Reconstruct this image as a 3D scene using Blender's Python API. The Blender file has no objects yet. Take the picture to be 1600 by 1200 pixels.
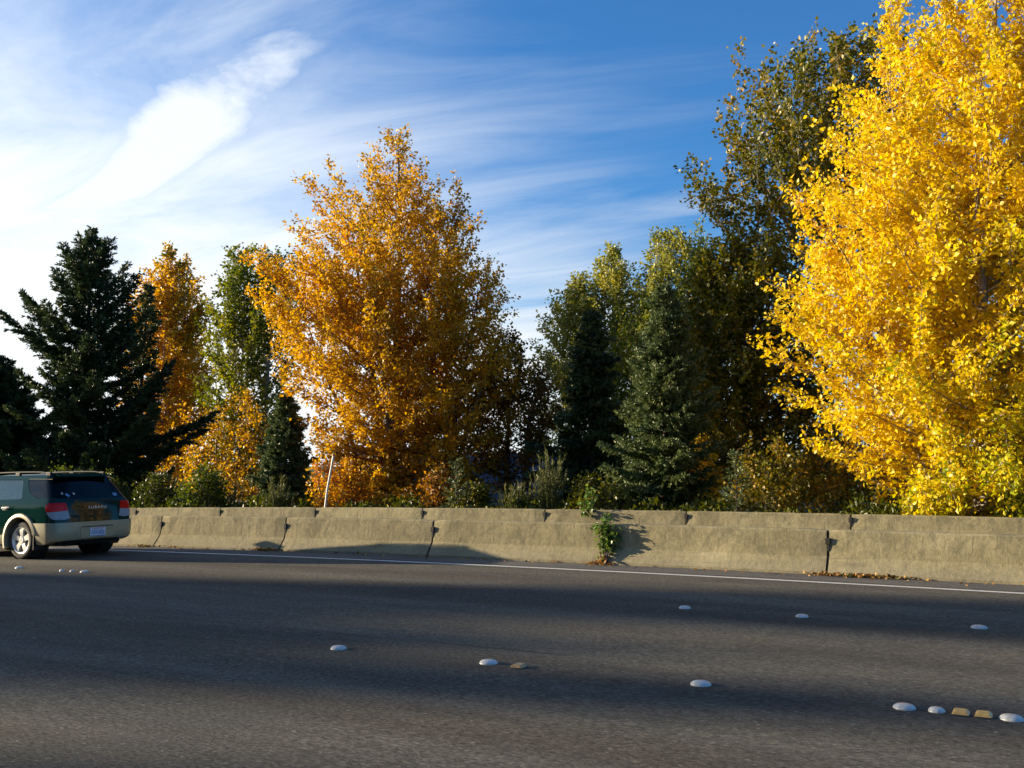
import bpy, bmesh, math, random
import numpy as np
from mathutils import Vector, Matrix

R_ = math.radians
SC = bpy.context.scene
COL = SC.collection

# ---------------------------------------------------------------- camera, sky, sun, exposure
SUN_AZ, SUN_EL = 13.2, 9.7          # rays run towards +X, turned SUN_AZ towards +Y (degrees)
cam_d = bpy.data.cameras.new("camera")
cam = bpy.data.objects.new("camera", cam_d)
COL.objects.link(cam)
cam.location = (0, 0, 1.467)
cam.rotation_euler = (R_(90 + 4.586), 0, R_(28.356))
cam_d.sensor_width = 36.0
cam_d.lens = 36.0 * 1525.0 / 1600.0
cam_d.clip_start = 0.05
cam_d.clip_end = 3000
SC.camera = cam

SC.view_settings.view_transform = 'Standard'
SC.view_settings.look = 'None'
SC.view_settings.gamma = 1.0
SC.view_settings.use_curve_mapping = False
SC.view_settings.exposure = 1.38

az, el = R_(SUN_AZ), R_(SUN_EL)
to_sun = Vector((-math.cos(az) * math.cos(el), -math.sin(az) * math.cos(el), math.sin(el)))
sl = bpy.data.lights.new("sun", 'SUN')
sl.energy = 5.0
sl.angle = R_(0.5)
sl.color = (1.0, 0.83, 0.57)
sun = bpy.data.objects.new("sun", sl)
COL.objects.link(sun)
sun.rotation_euler = to_sun.to_track_quat('Z', 'Y').to_euler()
sun.location = (-40, -20, 30)


class NT:
    """tiny node-tree helper"""
    def __init__(self, tree):
        self.t = tree
        self.n = tree.nodes
        self.n.clear()

    def new(self, kind, **kw):
        nd = self.n.new(kind)
        for k, v in kw.items():
            if k.startswith('in_'):
                key = k[3:]
                key = int(key) if key.isdigit() else key.replace('_', ' ')
                nd.inputs[key].default_value = v
            else:
                setattr(nd, k, v)
        return nd

    def link(self, a, b):
        self.t.links.new(a, b)

    def math(self, op, a, b=None, c=None, clamp=False):
        nd = self.n.new('ShaderNodeMath')
        nd.operation = op
        nd.use_clamp = clamp
        for i, v in enumerate((a, b, c)):
            if v is None:
                continue
            if isinstance(v, (int, float)):
                nd.inputs[i].default_value = v
            else:
                self.link(v, nd.inputs[i])
        return nd.outputs[0]

    def smooth(self, v, lo, hi):
        nd = self.n.new('ShaderNodeMapRange')
        nd.interpolation_type = 'SMOOTHSTEP'
        nd.inputs['From Min'].default_value = lo
        nd.inputs['From Max'].default_value = hi
        self.link(v, nd.inputs['Value'])
        return nd.outputs['Result']

    def noise(self, vec, scale, detail=4, rough=0.55, dist=0.0, dim='3D'):
        nd = self.n.new('ShaderNodeTexNoise')
        nd.noise_dimensions = dim
        nd.inputs['Scale'].default_value = scale
        nd.inputs['Detail'].default_value = detail
        nd.inputs['Roughness'].default_value = rough
        nd.inputs['Distortion'].default_value = dist
        if vec is not None:
            self.link(vec, nd.inputs['Vector'])
        return nd.outputs['Fac']

    def ramp(self, fac, stops, interp='LINEAR'):
        nd = self.n.new('ShaderNodeValToRGB')
        cr = nd.color_ramp
        cr.interpolation = interp
        while len(cr.elements) < len(stops):
            cr.elements.new(0.5)
        for e, (p, c) in zip(cr.elements, stops):
            e.position = p
            e.color = (*c, 1) if len(c) == 3 else c
        self.link(fac, nd.inputs['Fac'])
        return nd.outputs['Color']

    def mapping(self, vec, scale=(1, 1, 1), loc=(0, 0, 0), rot=(0, 0, 0)):
        nd = self.n.new('ShaderNodeMapping')
        nd.inputs['Scale'].default_value = scale
        nd.inputs['Location'].default_value = loc
        nd.inputs['Rotation'].default_value = rot
        self.link(vec, nd.inputs['Vector'])
        return nd.outputs['Vector']

    def mix(self, fac, a, b, blend='MIX'):
        nd = self.n.new('ShaderNodeMix')
        nd.data_type = 'RGBA'
        nd.blend_type = blend
        for sock, v in ((nd.inputs[0], fac), (nd.inputs[6], a), (nd.inputs[7], b)):
            if isinstance(v, (int, float)):
                sock.default_value = v
            elif isinstance(v, tuple):
                sock.default_value = (*v, 1) if len(v) == 3 else v
            else:
                self.link(v, sock)
        return nd.outputs[2]


# ---- the sky: Nishita with thin high cirrus, thicker towards the sun and the horizon
SKY_STRENGTH = 0.078
CLOUD = 0.295
world = bpy.data.worlds.new("World")
SC.world = world
world.use_nodes = True
W = NT(world.node_tree)
sky = W.new('ShaderNodeTexSky')
sky.sky_type = 'NISHITA'
sky.sun_disc = False
sky.sun_elevation = el
sky.sun_rotation = math.atan2(to_sun.x, to_sun.y)
sky.air_density = 1.0
sky.dust_density = 0.6
sky.ozone_density = 3.0
tc = W.new('ShaderNodeTexCoord')
D = tc.outputs['Generated']
sep = W.new('ShaderNodeSeparateXYZ')
W.link(D, sep.inputs[0])
zpos = W.math('MAXIMUM', sep.outputs['Z'], 0.0)
zz = W.math('ADD', zpos, 0.09)
px = W.math('DIVIDE', sep.outputs['X'], zz)
py = W.math('DIVIDE', sep.outputs['Y'], zz)
comb = W.new('ShaderNodeCombineXYZ')
W.link(px, comb.inputs[0])
W.link(py, comb.inputs[1])
P = comb.outputs[0]                                    # point on a flat cloud layer overhead
dot = W.new('ShaderNodeVectorMath', operation='DOT_PRODUCT')
W.link(D, dot.inputs[0])
dot.inputs[1].default_value = to_sun
sunward = dot.outputs['Value']                         # 1 at the sun, -1 opposite
wisp = W.noise(W.mapping(P, scale=(0.42, 1.35, 1), rot=(0, 0, R_(-62))), 1.5, 10, 0.60, 1.1)
broad = W.noise(W.mapping(P, scale=(0.5, 1.0, 1), rot=(0, 0, R_(-50))), 0.55, 3, 0.5, 0.3)
veil = W.smooth(sunward, -0.12, 0.85)                  # cirrus sheet thins away from the sun
low = W.math('SUBTRACT', 1.0, W.smooth(zpos, 0.03, 0.42))
cover = W.math('ADD', W.math('MULTIPLY', veil, 0.50), W.math('MULTIPLY', W.math('MULTIPLY', low, W.smooth(sunward, -0.62, 0.25)), 0.72))
tex = W.math('ADD', W.math('MULTIPLY', wisp, 0.85), W.math('MULTIPLY', broad, 0.75))
dens = W.smooth(W.math('ADD', W.math('MULTIPLY', cover, 0.95), tex), 0.88, 1.75)
bg1 = W.new('ShaderNodeBackground')
skyc = W.mix(1.0, sky.outputs[0], (0.44, 0.87, 1.25), 'MULTIPLY')
W.link(skyc, bg1.inputs['Color'])
bg1.inputs['Strength'].default_value = SKY_STRENGTH
bg2 = W.new('ShaderNodeBackground')
bg2.inputs['Color'].default_value = (0.93, 0.97, 1.0, 1)
W.link(W.math('MULTIPLY_ADD', W.smooth(sunward, -0.25, 0.55), 0.15, CLOUD), bg2.inputs['Strength'])
# bright streak added to the cloud layer, standing in for a car window reflection
def along(v, k):
    nd = W.new('ShaderNodeVectorMath', operation='DOT_PRODUCT')
    W.link(D, nd.inputs[0])
    nd.inputs[1].default_value = v
    return nd.outputs['Value']


refl_c = Vector((-0.7129, 0.6358, 0.2957)).normalized()
refl_u = (Vector((-0.6392, 0.6743, 0.3697)) - Vector((-0.7603, 0.5972, 0.2555))).normalized()
refl_v = refl_c.cross(refl_u).normalized()
ua = W.math('SUBTRACT', along(refl_u, 0), refl_u.dot(refl_c))
va = along(refl_v, 0)
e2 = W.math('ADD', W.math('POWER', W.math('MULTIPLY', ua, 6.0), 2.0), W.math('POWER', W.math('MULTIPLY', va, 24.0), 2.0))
front = W.math('GREATER_THAN', along(refl_c, 0), 0.0)
refl_streak = W.math('MULTIPLY', W.math('MULTIPLY', W.math('SUBTRACT', 1.0, W.smooth(W.math('ADD', e2, W.math('MULTIPLY', W.math('SUBTRACT', wisp, 0.5), 4.5)), 0.0, 1.5)), front), 0.9)
dens = W.math('MAXIMUM', dens, refl_streak)
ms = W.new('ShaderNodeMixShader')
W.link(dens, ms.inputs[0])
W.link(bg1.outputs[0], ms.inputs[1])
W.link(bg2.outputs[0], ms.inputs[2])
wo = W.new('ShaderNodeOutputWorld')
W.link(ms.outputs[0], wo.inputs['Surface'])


# ---------------------------------------------------------------- helpers
def g(x):
    """the road crests in front of the camera and falls away on either side"""
    a = abs(x)
    if a < 30:
        return -6.4928e-4 * a * a
    return -6.4928e-4 * 900 - 0.039 * 15 * (1 - math.exp(-(a - 30) / 15))


def gslope(x):
    return (g(x + 0.01) - g(x - 0.01)) / 0.02


def sstep(a, b, x):
    t = min(1, max(0, (x - a) / (b - a)))
    return t * t * (3 - 2 * t)


def gz(x, y):
    z = g(x) - 3.2 * sstep(37, 52, y)
    if y > 19.3:
        z += 0.10 * math.sin(x * 0.7 + y) * sstep(19.3, 22, y)
    return z


def link(o, parent=None):
    COL.objects.link(o)
    if parent is not None:
        o.parent = parent
    return o


def tag(o, label=None, cat=None, group=None, kind=None):
    if label:
        o['label'] = label
    if cat:
        o['category'] = cat
    if group:
        o['group'] = group
    if kind:
        o['kind'] = kind
    return o


def empty(name, loc, label=None, cat=None, group=None, rot=(0, 0, 0)):
    o = bpy.data.objects.new(name, None)
    o.empty_display_size = 0.2
    o.location = loc
    o.rotation_euler = rot
    COL.objects.link(o)
    return tag(o, label, cat, group)


def mesh_np(name, V, faces_flat, nper, mat, parent=None, smooth=False, attr=None, loc=(0, 0, 0)):
    """fast mesh: V (n,3), faces_flat int array with nper corners each"""
    me = bpy.data.meshes.new(name)
    V = np.asarray(V, dtype=np.float32)
    F = np.asarray(faces_flat, dtype=np.int32).ravel()
    nf = len(F) // nper
    me.vertices.add(len(V))
    me.vertices.foreach_set('co', V.ravel())
    me.loops.add(len(F))
    me.loops.foreach_set('vertex_index', F)
    me.polygons.add(nf)
    me.polygons.foreach_set('loop_start', np.arange(nf, dtype=np.int32) * nper)
    if smooth:
        me.polygons.foreach_set('use_smooth', np.ones(nf, dtype=bool))
    if attr is not None:
        a = me.attributes.new('tint', 'FLOAT', 'FACE')
        a.data.foreach_set('value', np.asarray(attr, dtype=np.float32))
    me.update(calc_edges=True)
    me.validate()
    me.materials.append(mat)
    o = bpy.data.objects.new(name, me)
    o.location = loc
    return link(o, parent)


def bm_obj(name, bm, mat, parent=None, smooth=False, angle=None):
    me = bpy.data.meshes.new(name)
    bmesh.ops.recalc_face_normals(bm, faces=bm.faces)
    bm.to_mesh(me)
    bm.free()
    if smooth:
        for p in me.polygons:
            p.use_smooth = True
        if angle is not None:
            me.set_sharp_from_angle(angle=R_(angle))
    for m in (mat if isinstance(mat, (list, tuple)) else [mat]):
        me.materials.append(m)
    o = bpy.data.objects.new(name, me)
    return link(o, parent)


def add_box(bm, lo, hi, bevel=0.0):
    lo, hi = Vector(lo), Vector(hi)
    r = bmesh.ops.create_cube(bm, size=1)
    for v in r['verts']:
        v.co = Vector((lo[i] + (v.co[i] + 0.5) * (hi[i] - lo[i]) for i in range(3)))
    if bevel > 0:
        es = list({e for v in r['verts'] for e in v.link_edges})
        bmesh.ops.bevel(bm, geom=es, offset=bevel, segments=2, affect='EDGES', profile=0.6)


def add_prism(bm, poly, axis, a, b):
    """poly: 2D points; extruded along axis (0,1,2) from a to b"""
    def p3(u, v, w):
        if axis == 0:
            return (w, u, v)
        if axis == 1:
            return (u, w, v)
        return (u, v, w)
    A = [bm.verts.new(p3(u, v, a)) for u, v in poly]
    B = [bm.verts.new(p3(u, v, b)) for u, v in poly]
    n = len(poly)
    bm.faces.new(A)
    bm.faces.new(B[::-1])
    for i in range(n):
        j = (i + 1) % n
        bm.faces.new((A[i], B[i], B[j], A[j]))


def tube_arrays(lines, sides=5):
    """lines: list of (pts (n,3), radii (n,)) -> V, quads"""
    Vs, Fs = [], []
    base = 0
    ang = np.arange(sides) * 2 * math.pi / sides
    for pts, rad in lines:
        pts = np.asarray(pts, float)
        n = len(pts)
        t = np.gradient(pts, axis=0)
        t /= np.linalg.norm(t, axis=1)[:, None] + 1e-9
        ref = np.tile(np.array([0.31, 0.17, 0.93]), (n, 1))
        bad = np.abs((t * ref).sum(1)) > 0.93
        ref[bad] = (0.9, 0.3, 0.1)
        if bad.any() and not bad.all():
            ref[:] = (0.9, -0.3, 0.25)
        u = np.cross(t, ref)
        u /= np.linalg.norm(u, axis=1)[:, None] + 1e-9
        v = np.cross(t, u)
        rad = np.asarray(rad, float)
        ring = pts[:, None, :] + rad[:, None, None] * (np.cos(ang)[None, :, None] * u[:, None, :] + np.sin(ang)[None, :, None] * v[:, None, :])
        Vs.append(ring.reshape(-1, 3))
        i = np.arange(n - 1)[:, None] * sides
        j = np.arange(sides)[None, :]
        k = (j + 1) % sides
        F = np.stack([i + j, i + k, i + sides + k, i + sides + j], -1).reshape(-1, 4) + base
        Fs.append(F)
        base += n * sides
    return np.concatenate(Vs), np.concatenate(Fs)


def tube_obj(name, lines, mat, parent=None, sides=5):
    V, F = tube_arrays(lines, sides)
    return mesh_np(name, V, F, 4, mat, parent, smooth=True)


def lathe(bm, prof, axis_y=True, n=32, c=(0, 0, 0)):
    """prof: (radius, along) pairs, revolved round the y axis (or z)"""
    rings = []
    for r, a in prof:
        ring = []
        for i in range(n):
            t = 2 * math.pi * i / n
            if axis_y:
                ring.append(bm.verts.new((c[0] + r * math.cos(t), c[1] + a, c[2] + r * math.sin(t))))
            else:
                ring.append(bm.verts.new((c[0] + r * math.cos(t), c[1] + r * math.sin(t), c[2] + a)))
        rings.append(ring)
    for A, B in zip(rings, rings[1:]):
        for i in range(n):
            j = (i + 1) % n
            bm.faces.new((A[i], A[j], B[j], B[i]))
    return rings


# ---------------------------------------------------------------- materials
def mat(name, color=(0.5, 0.5, 0.5), rough=0.6, metal=0.0, spec=0.5, coat=0.0, var=0.12, scale=8.0, bump=0.0, bscale=40.0):
    m = bpy.data.materials.new(name)
    m.use_nodes = True
    N = NT(m.node_tree)
    out = N.new('ShaderNodeOutputMaterial')
    b = N.new('ShaderNodeBsdfPrincipled')
    b.inputs['Roughness'].default_value = rough
    b.inputs['Metallic'].default_value = metal
    b.inputs['Specular IOR Level'].default_value = spec
    b.inputs['Coat Weight'].default_value = coat
    b.inputs['Coat Roughness'].default_value = 0.05
    tcn = N.new('ShaderNodeTexCoord')
    f = N.noise(tcn.outputs['Object'], scale, 5)
    lo = tuple(c * (1 - var) for c in color)
    hi = tuple(min(1, c * (1 + var)) for c in color)
    N.link(N.ramp(f, [(0.3, lo), (0.7, hi)]), b.inputs['Base Color'])
    if bump > 0:
        bp = N.new('ShaderNodeBump')
        bp.inputs['Strength'].default_value = bump
        bp.inputs['Distance'].default_value = 0.01
        N.link(N.noise(tcn.outputs['Object'], bscale, 6), bp.inputs['Height'])
        N.link(bp.outputs[0], b.inputs['Normal'])
    N.link(b.outputs[0], out.inputs[0])
    return m


def leaf_mat(name, stops, transl=0.4, rough=0.42, spec=0.35):
    m = bpy.data.materials.new(name)
    m.use_nodes = True
    N = NT(m.node_tree)
    out = N.new('ShaderNodeOutputMaterial')
    at = N.new('ShaderNodeAttribute', attribute_name='tint')
    col = N.ramp(at.outputs['Fac'], stops)
    b = N.new('ShaderNodeBsdfPrincipled')
    b.inputs['Roughness'].default_value = rough
    b.inputs['Specular IOR Level'].default_value = spec
    N.link(col, b.inputs['Base Color'])
    tr = N.new('ShaderNodeBsdfTranslucent')
    hs = N.new('ShaderNodeHueSaturation')
    hs.inputs['Saturation'].default_value = 1.1
    hs.inputs['Value'].default_value = 1.25
    N.link(col, hs.inputs['Color'])
    N.link(hs.outputs[0], tr.inputs['Color'])
    mx = N.new('ShaderNodeMixShader')
    mx.inputs[0].default_value = transl
    N.link(b.outputs[0], mx.inputs[1])
    N.link(tr.outputs[0], mx.inputs[2])
    N.link(mx.outputs[0], out.inputs[0])
    return m


M = {}
M['leaf_orange'] = leaf_mat('leaf_orange', [(0.0, (0.13, 0.15, 0.02)), (0.22, (0.30, 0.20, 0.02)), (0.45, (0.52, 0.29, 0.013)), (0.75, (0.64, 0.385, 0.018)), (1.0, (0.44, 0.16, 0.012))], 0.45)
M['leaf_yellow'] = leaf_mat('leaf_yellow', [(0.0, (0.20, 0.27, 0.02)), (0.2, (0.44, 0.44, 0.018)), (0.45, (0.72, 0.52, 0.012)), (0.8, (0.78, 0.585, 0.018)), (1.0, (0.62, 0.36, 0.015))], 0.42)
M['leaf_green'] = leaf_mat('leaf_green', [(0.0, (0.05, 0.075, 0.012)), (0.35, (0.12, 0.15, 0.016)), (0.7, (0.24, 0.24, 0.022)), (1.0, (0.45, 0.30, 0.02))], 0.35, 0.5, 0.2)
M['leaf_olive'] = leaf_mat('leaf_olive', [(0.0, (0.045, 0.06, 0.008)), (0.4, (0.10, 0.11, 0.010)), (0.8, (0.19, 0.165, 0.014)), (1.0, (0.36, 0.22, 0.02))], 0.3, 0.42, 0.3)
M['leaf_brown'] = leaf_mat('leaf_brown', [(0.0, (0.05, 0.05, 0.012)), (0.35, (0.16, 0.09, 0.013)), (0.7, (0.32, 0.13, 0.012)), (1.0, (0.45, 0.20, 0.015))], 0.3)
M['leaf_pale'] = leaf_mat('leaf_pale', [(0.0, (0.12, 0.16, 0.03)), (0.4, (0.24, 0.25, 0.045)), (0.8, (0.38, 0.34, 0.05)), (1.0, (0.50, 0.38, 0.05))], 0.35)
M['leaf_ivy'] = leaf_mat('leaf_ivy', [(0.0, (0.05, 0.10, 0.02)), (0.5, (0.12, 0.20, 0.035)), (0.85, (0.22, 0.27, 0.05)), (1.0, (0.30, 0.13, 0.03))], 0.3)
M['needle_dark'] = leaf_mat('needle_dark', [(0.0, (0.018, 0.034, 0.013)), (0.5, (0.044, 0.072, 0.025)), (1.0, (0.11, 0.135, 0.040))], 0.15, 0.5, 0.35)
M['needle_blue'] = leaf_mat('needle_blue', [(0.0, (0.035, 0.060, 0.024)), (0.5, (0.088, 0.128, 0.050)), (1.0, (0.18, 0.21, 0.072))], 0.15, 0.5, 0.35)
M['broom'] = leaf_mat('broom', [(0.0, (0.05, 0.07, 0.018)), (0.6, (0.11, 0.125, 0.03)), (1.0, (0.19, 0.17, 0.05))], 0.2, 0.55, 0.3)
M['dry'] = leaf_mat('dry', [(0.0, (0.10, 0.04, 0.012)), (0.6, (0.32, 0.15, 0.04)), (1.0, (0.50, 0.33, 0.10))], 0.2, 0.6, 0.2)
M['bark'] = mat('bark', (0.13, 0.105, 0.08), 0.9, var=0.45, scale=14, bump=0.6, bscale=30)
M['bark_pale'] = mat('bark_pale', (0.28, 0.24, 0.19), 0.9, var=0.4, scale=12, bump=0.5, bscale=30)
M['bark_dark'] = mat('bark_dark', (0.06, 0.045, 0.035), 0.95, var=0.4, scale=14, bump=0.5, bscale=30)


def concrete_mat():
    m = bpy.data.materials.new('weathered_concrete')
    m.use_nodes = True
    N = NT(m.node_tree)
    out = N.new('ShaderNodeOutputMaterial')
    b = N.new('ShaderNodeBsdfPrincipled')
    b.inputs['Roughness'].default_value = 0.9
    b.inputs['Specular IOR Level'].default_value = 0.2
    geo = N.new('ShaderNodeNewGeometry')
    tcn = N.new('ShaderNodeTexCoord')
    pos = geo.outputs['Position']
    big = N.noise(N.mapping(pos, (0.9, 0.9, 1.6)), 1.3, 6, 0.62, 0.4)
    base = N.ramp(big, [(0.28, (0.24, 0.205, 0.118)), (0.5, (0.325, 0.28, 0.165)), (0.72, (0.41, 0.355, 0.215))])
    mott = N.noise(pos, 20, 8, 0.78)
    base = N.mix(0.55, base, N.ramp(mott, [(0.34, (0.42, 0.41, 0.36)), (0.60, (1.0, 1.0, 1.0))]), 'MULTIPLY')
    # dark lichen and run-off staining, stronger on the flatter upper face
    lich = N.noise(N.mapping(pos, (1.5, 1.5, 1.0)), 3.2, 8, 0.72, 0.8)
    sepo = N.new('ShaderNodeSeparateXYZ')
    N.link(tcn.outputs['Object'], sepo.inputs[0])
    hz = N.smooth(sepo.outputs['Z'], 0.20, 0.30)
    stain = N.math('MULTIPLY', N.smooth(lich, 0.46, 0.66), N.math('MULTIPLY_ADD', hz, 0.55, 0.18))
    base = N.mix(stain, base, (0.145, 0.138, 0.085))
    drip = N.noise(N.mapping(pos, (5, 5, 0.35)), 2.4, 5, 0.6)
    base = N.mix(N.math('MULTIPLY', N.smooth(drip, 0.52, 0.68), 0.38), base, (0.155, 0.138, 0.09))
    scuff = N.noise(N.mapping(pos, (0.35, 1, 9.0)), 2.2, 6, 0.7, 0.3)
    sband = N.math('MULTIPLY', N.smooth(scuff, 0.60, 0.70), N.math('SUBTRACT', 1.0, N.smooth(sepo.outputs['Z'], 0.24, 0.40)))
    base = N.mix(N.math('MULTIPLY', sband, 0.55), base, (0.11, 0.10, 0.08))
    drip2 = N.noise(N.mapping(pos, (14, 14, 0.5)), 1.6, 4, 0.55)
    base = N.mix(N.math('MULTIPLY', N.math('MULTIPLY', N.smooth(drip2, 0.56, 0.68), hz), 0.42), base, (0.12, 0.105, 0.07))
    pits = N.new('ShaderNodeTexVoronoi')
    pits.inputs['Scale'].default_value = 24
    N.link(N.mapping(pos, (1, 1, 1.3)), pits.inputs['Vector'])
    pk = N.math('MULTIPLY', N.math('SUBTRACT', 1.0, N.smooth(pits.outputs['Distance'], 0.06, 0.16)), N.smooth(N.noise(pos, 5, 3, 0.5), 0.5, 0.62))
    base = N.mix(N.math('MULTIPLY', pk, 0.7), base, (0.09, 0.08, 0.06))
    # light aggregate specks
    vor = N.new('ShaderNodeTexVoronoi')
    vor.inputs['Scale'].default_value = 55
    N.link(pos, vor.inputs['Vector'])
    base = N.mix(N.math('MULTIPLY', N.math('SUBTRACT', 1.0, N.smooth(vor.outputs['Distance'], 0.12, 0.26)), 0.35), base, (0.55, 0.50, 0.38))
    # tyre grime along the foot
    foot = N.math('SUBTRACT', 1.0, N.smooth(sepo.outputs['Z'], 0.02, 0.22))
    base = N.mix(N.math('MULTIPLY', foot, 0.35), base, (0.22, 0.20, 0.155))
    oi = N.new('ShaderNodeObjectInfo')
    base = N.mix(1.0, base, N.ramp(oi.outputs['Random'], [(0.0, (0.86, 0.85, 0.84)), (1.0, (1.10, 1.09, 1.06))]), 'MULTIPLY')
    N.link(base, b.inputs['Base Color'])
    bp = N.new('ShaderNodeBump')
    bp.inputs['Strength'].default_value = 0.8
    bp.inputs['Distance'].default_value = 0.012
    hmix = N.math('ADD', N.noise(pos, 9, 7, 0.7), N.math('MULTIPLY', N.noise(pos, 70, 4, 0.6), 0.4))
    N.link(hmix, bp.inputs['Height'])
    N.link(bp.outputs[0], b.inputs['Normal'])
    N.link(b.outputs[0], out.inputs[0])
    return m


def asphalt_mat(name, dark, light, streak=True):
    m = bpy.data.materials.new(name)
    m.use_nodes = True
    N = NT(m.node_tree)
    out = N.new('ShaderNodeOutputMaterial')
    b = N.new('ShaderNodeBsdfPrincipled')
    b.inputs['Specular IOR Level'].default_value = 0.10
    b.inputs['Roughness'].default_value = 0.95
    geo = N.new('ShaderNodeNewGeometry')
    pos = geo.outputs['Position']
    fine = N.noise(N.mapping(pos, (0.5, 1.0, 1.0)), 48, 5, 0.8)
    med = N.noise(N.mapping(pos, (0.5, 1.0, 1)), 9, 5, 0.65)
    base = N.ramp(fine, [(0.32, dark), (0.52, tuple((a + c) / 2 for a, c in zip(dark, light))), (0.70, light)])
    base = N.mix(0.6, base, N.ramp(med, [(0.3, (0.72, 0.72, 0.74)), (0.7, (1.0, 1.0, 1.0))]), 'MULTIPLY')
    if streak:
        # worn wheel paths and oil-darkened lane centres run along the road (X)
        lane = N.noise(N.mapping(pos, (0.035, 1.0, 1)), 0.9, 4, 0.6)
        base = N.mix(0.85, base, N.ramp(lane, [(0.36, (0.66, 0.62, 0.60)), (0.60, (1.0, 1.0, 1.0))]), 'MULTIPLY')
        # pale stones in the chip seal
        vor = N.new('ShaderNodeTexVoronoi')
        vor.inputs['Scale'].default_value = 30
        N.link(N.mapping(pos, (0.45, 1.0, 1.0)), vor.inputs['Vector'])
        sp = N.math('SUBTRACT', 1.0, N.smooth(vor.outputs['Distance'], 0.10, 0.30))
        pick = N.smooth(N.noise(pos, 21, 2, 0.5), 0.52, 0.66)
        base = N.mix(N.math('MULTIPLY', N.math('MULTIPLY', sp, pick), 0.75), base, (0.36, 0.34, 0.29))
    grit = N.noise(N.mapping(pos, (0.30, 1.0, 1.0)), 95, 3, 0.7)
    base = N.mix(0.8, base, N.ramp(grit, [(0.36, (0.50, 0.50, 0.50)), (0.50, (0.86, 0.86, 0.86)), (0.66, (1.35, 1.33, 1.28))]), 'MULTIPLY')
    patch = N.noise(N.mapping(pos, (0.5, 1.6, 1.0)), 0.8, 6, 0.7, 0.6)
    base = N.mix(0.7, base, N.ramp(patch, [(0.36, (0.72, 0.73, 0.76)), (0.62, (1.08, 1.05, 1.0))]), 'MULTIPLY')
    N.link(base, b.inputs['Base Color'])
    bp = N.new('ShaderNodeBump')
    bp.inputs['Strength'].default_value = 0.6
    bp.inputs['Distance'].default_value = 0.006
    N.link(N.noise(pos, 85, 4, 0.7), bp.inputs['Height'])
    N.link(bp.outputs[0], b.inputs['Normal'])
    N.link(b.outputs[0], out.inputs[0])
    return m


def paint_line_mat():
    m = bpy.data.materials.new('worn_white_road_paint')
    m.use_nodes = True
    N = NT(m.node_tree)
    out = N.new('ShaderNodeOutputMaterial')
    b = N.new('ShaderNodeBsdfPrincipled')
    b.inputs['Roughness'].default_value = 0.7
    geo = N.new('ShaderNodeNewGeometry')
    f = N.noise(geo.outputs['Position'], 24, 5, 0.7)
    N.link(N.ramp(f, [(0.30, (0.30, 0.29, 0.26)), (0.45, (0.66, 0.64, 0.58)), (0.7, (0.78, 0.76, 0.70))]), b.inputs['Base Color'])
    N.link(b.outputs[0], out.inputs[0])
    return m


def ground_mat():
    m = bpy.data.materials.new('rough_grass_ground')
    m.use_nodes = True
    N = NT(m.node_tree)
    out = N.new('ShaderNodeOutputMaterial')
    b = N.new('ShaderNodeBsdfPrincipled')
    b.inputs['Roughness'].default_value = 0.95
    b.inputs['Specular IOR Level'].default_value = 0.1
    geo = N.new('ShaderNodeNewGeometry')
    pos = geo.outputs['Position']
    f = N.noise(pos, 0.6, 8, 0.7)
    c = N.ramp(f, [(0.3, (0.035, 0.045, 0.015)), (0.5, (0.07, 0.075, 0.025)), (0.7, (0.13, 0.10, 0.045))])
    N.link(c, b.inputs['Base Color'])
    bp = N.new('ShaderNodeBump')
    bp.inputs['Strength'].default_value = 0.8
    N.link(N.noise(pos, 14, 6, 0.7), bp.inputs['Height'])
    N.link(bp.outputs[0], b.inputs['Normal'])
    N.link(b.outputs[0], out.inputs[0])
    return m


M['concrete'] = concrete_mat()
M['asphalt'] = asphalt_mat('worn_asphalt', (0.054, 0.050, 0.041), (0.275, 0.255, 0.205))
M['shoulder'] = asphalt_mat('shoulder_asphalt', (0.13, 0.124, 0.110), (0.23, 0.218, 0.19), False)
M['line'] = paint_line_mat()
M['ground'] = ground_mat()
M['steel'] = mat('rusty_steel', (0.02, 0.016, 0.013), 0.8, var=0.5, scale=30)
M['rubber'] = mat('joint_rubber', (0.018, 0.017, 0.016), 0.9)
M['dot_white'] = mat('white_ceramic', (0.58, 0.57, 0.54), 0.32, spec=0.5, var=0.28, scale=38)
M['dot_tan'] = mat('amber_reflector_plastic', (0.62, 0.42, 0.16), 0.35, spec=0.5, var=0.2, scale=30)
M['dot_brown'] = mat('worn_reflector_plastic', (0.42, 0.28, 0.13), 0.45, spec=0.5, var=0.35, scale=40)
M['bitumen'] = mat('bitumen_pad', (0.012, 0.011, 0.010), 0.6)


# ---------------------------------------------------------------- ground, roads, painted edge line
def strip(name, y0, y1, dz, m, x0=-300.0, x1=60.0, ny=1):
    xs = [x0]
    while xs[-1] < x1:
        a = abs(xs[-1])
        xs.append(xs[-1] + (1.5 if a < 45 else 6.0 if a < 90 else 25.0))
    xs[-1] = x1
    ys = [y0 + (y1 - y0) * j / ny for j in range(ny + 1)]
    V = [(x, y, g(x) + dz) for x in xs for y in ys]
    n = ny + 1
    F = [(i * n + j, (i + 1) * n + j, (i + 1) * n + j + 1, i * n + j + 1) for i in range(len(xs) - 1) for j in range(ny)]
    o = mesh_np(name, V, F, 4, m, smooth=True)
    return tag(o, kind='structure')


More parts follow.
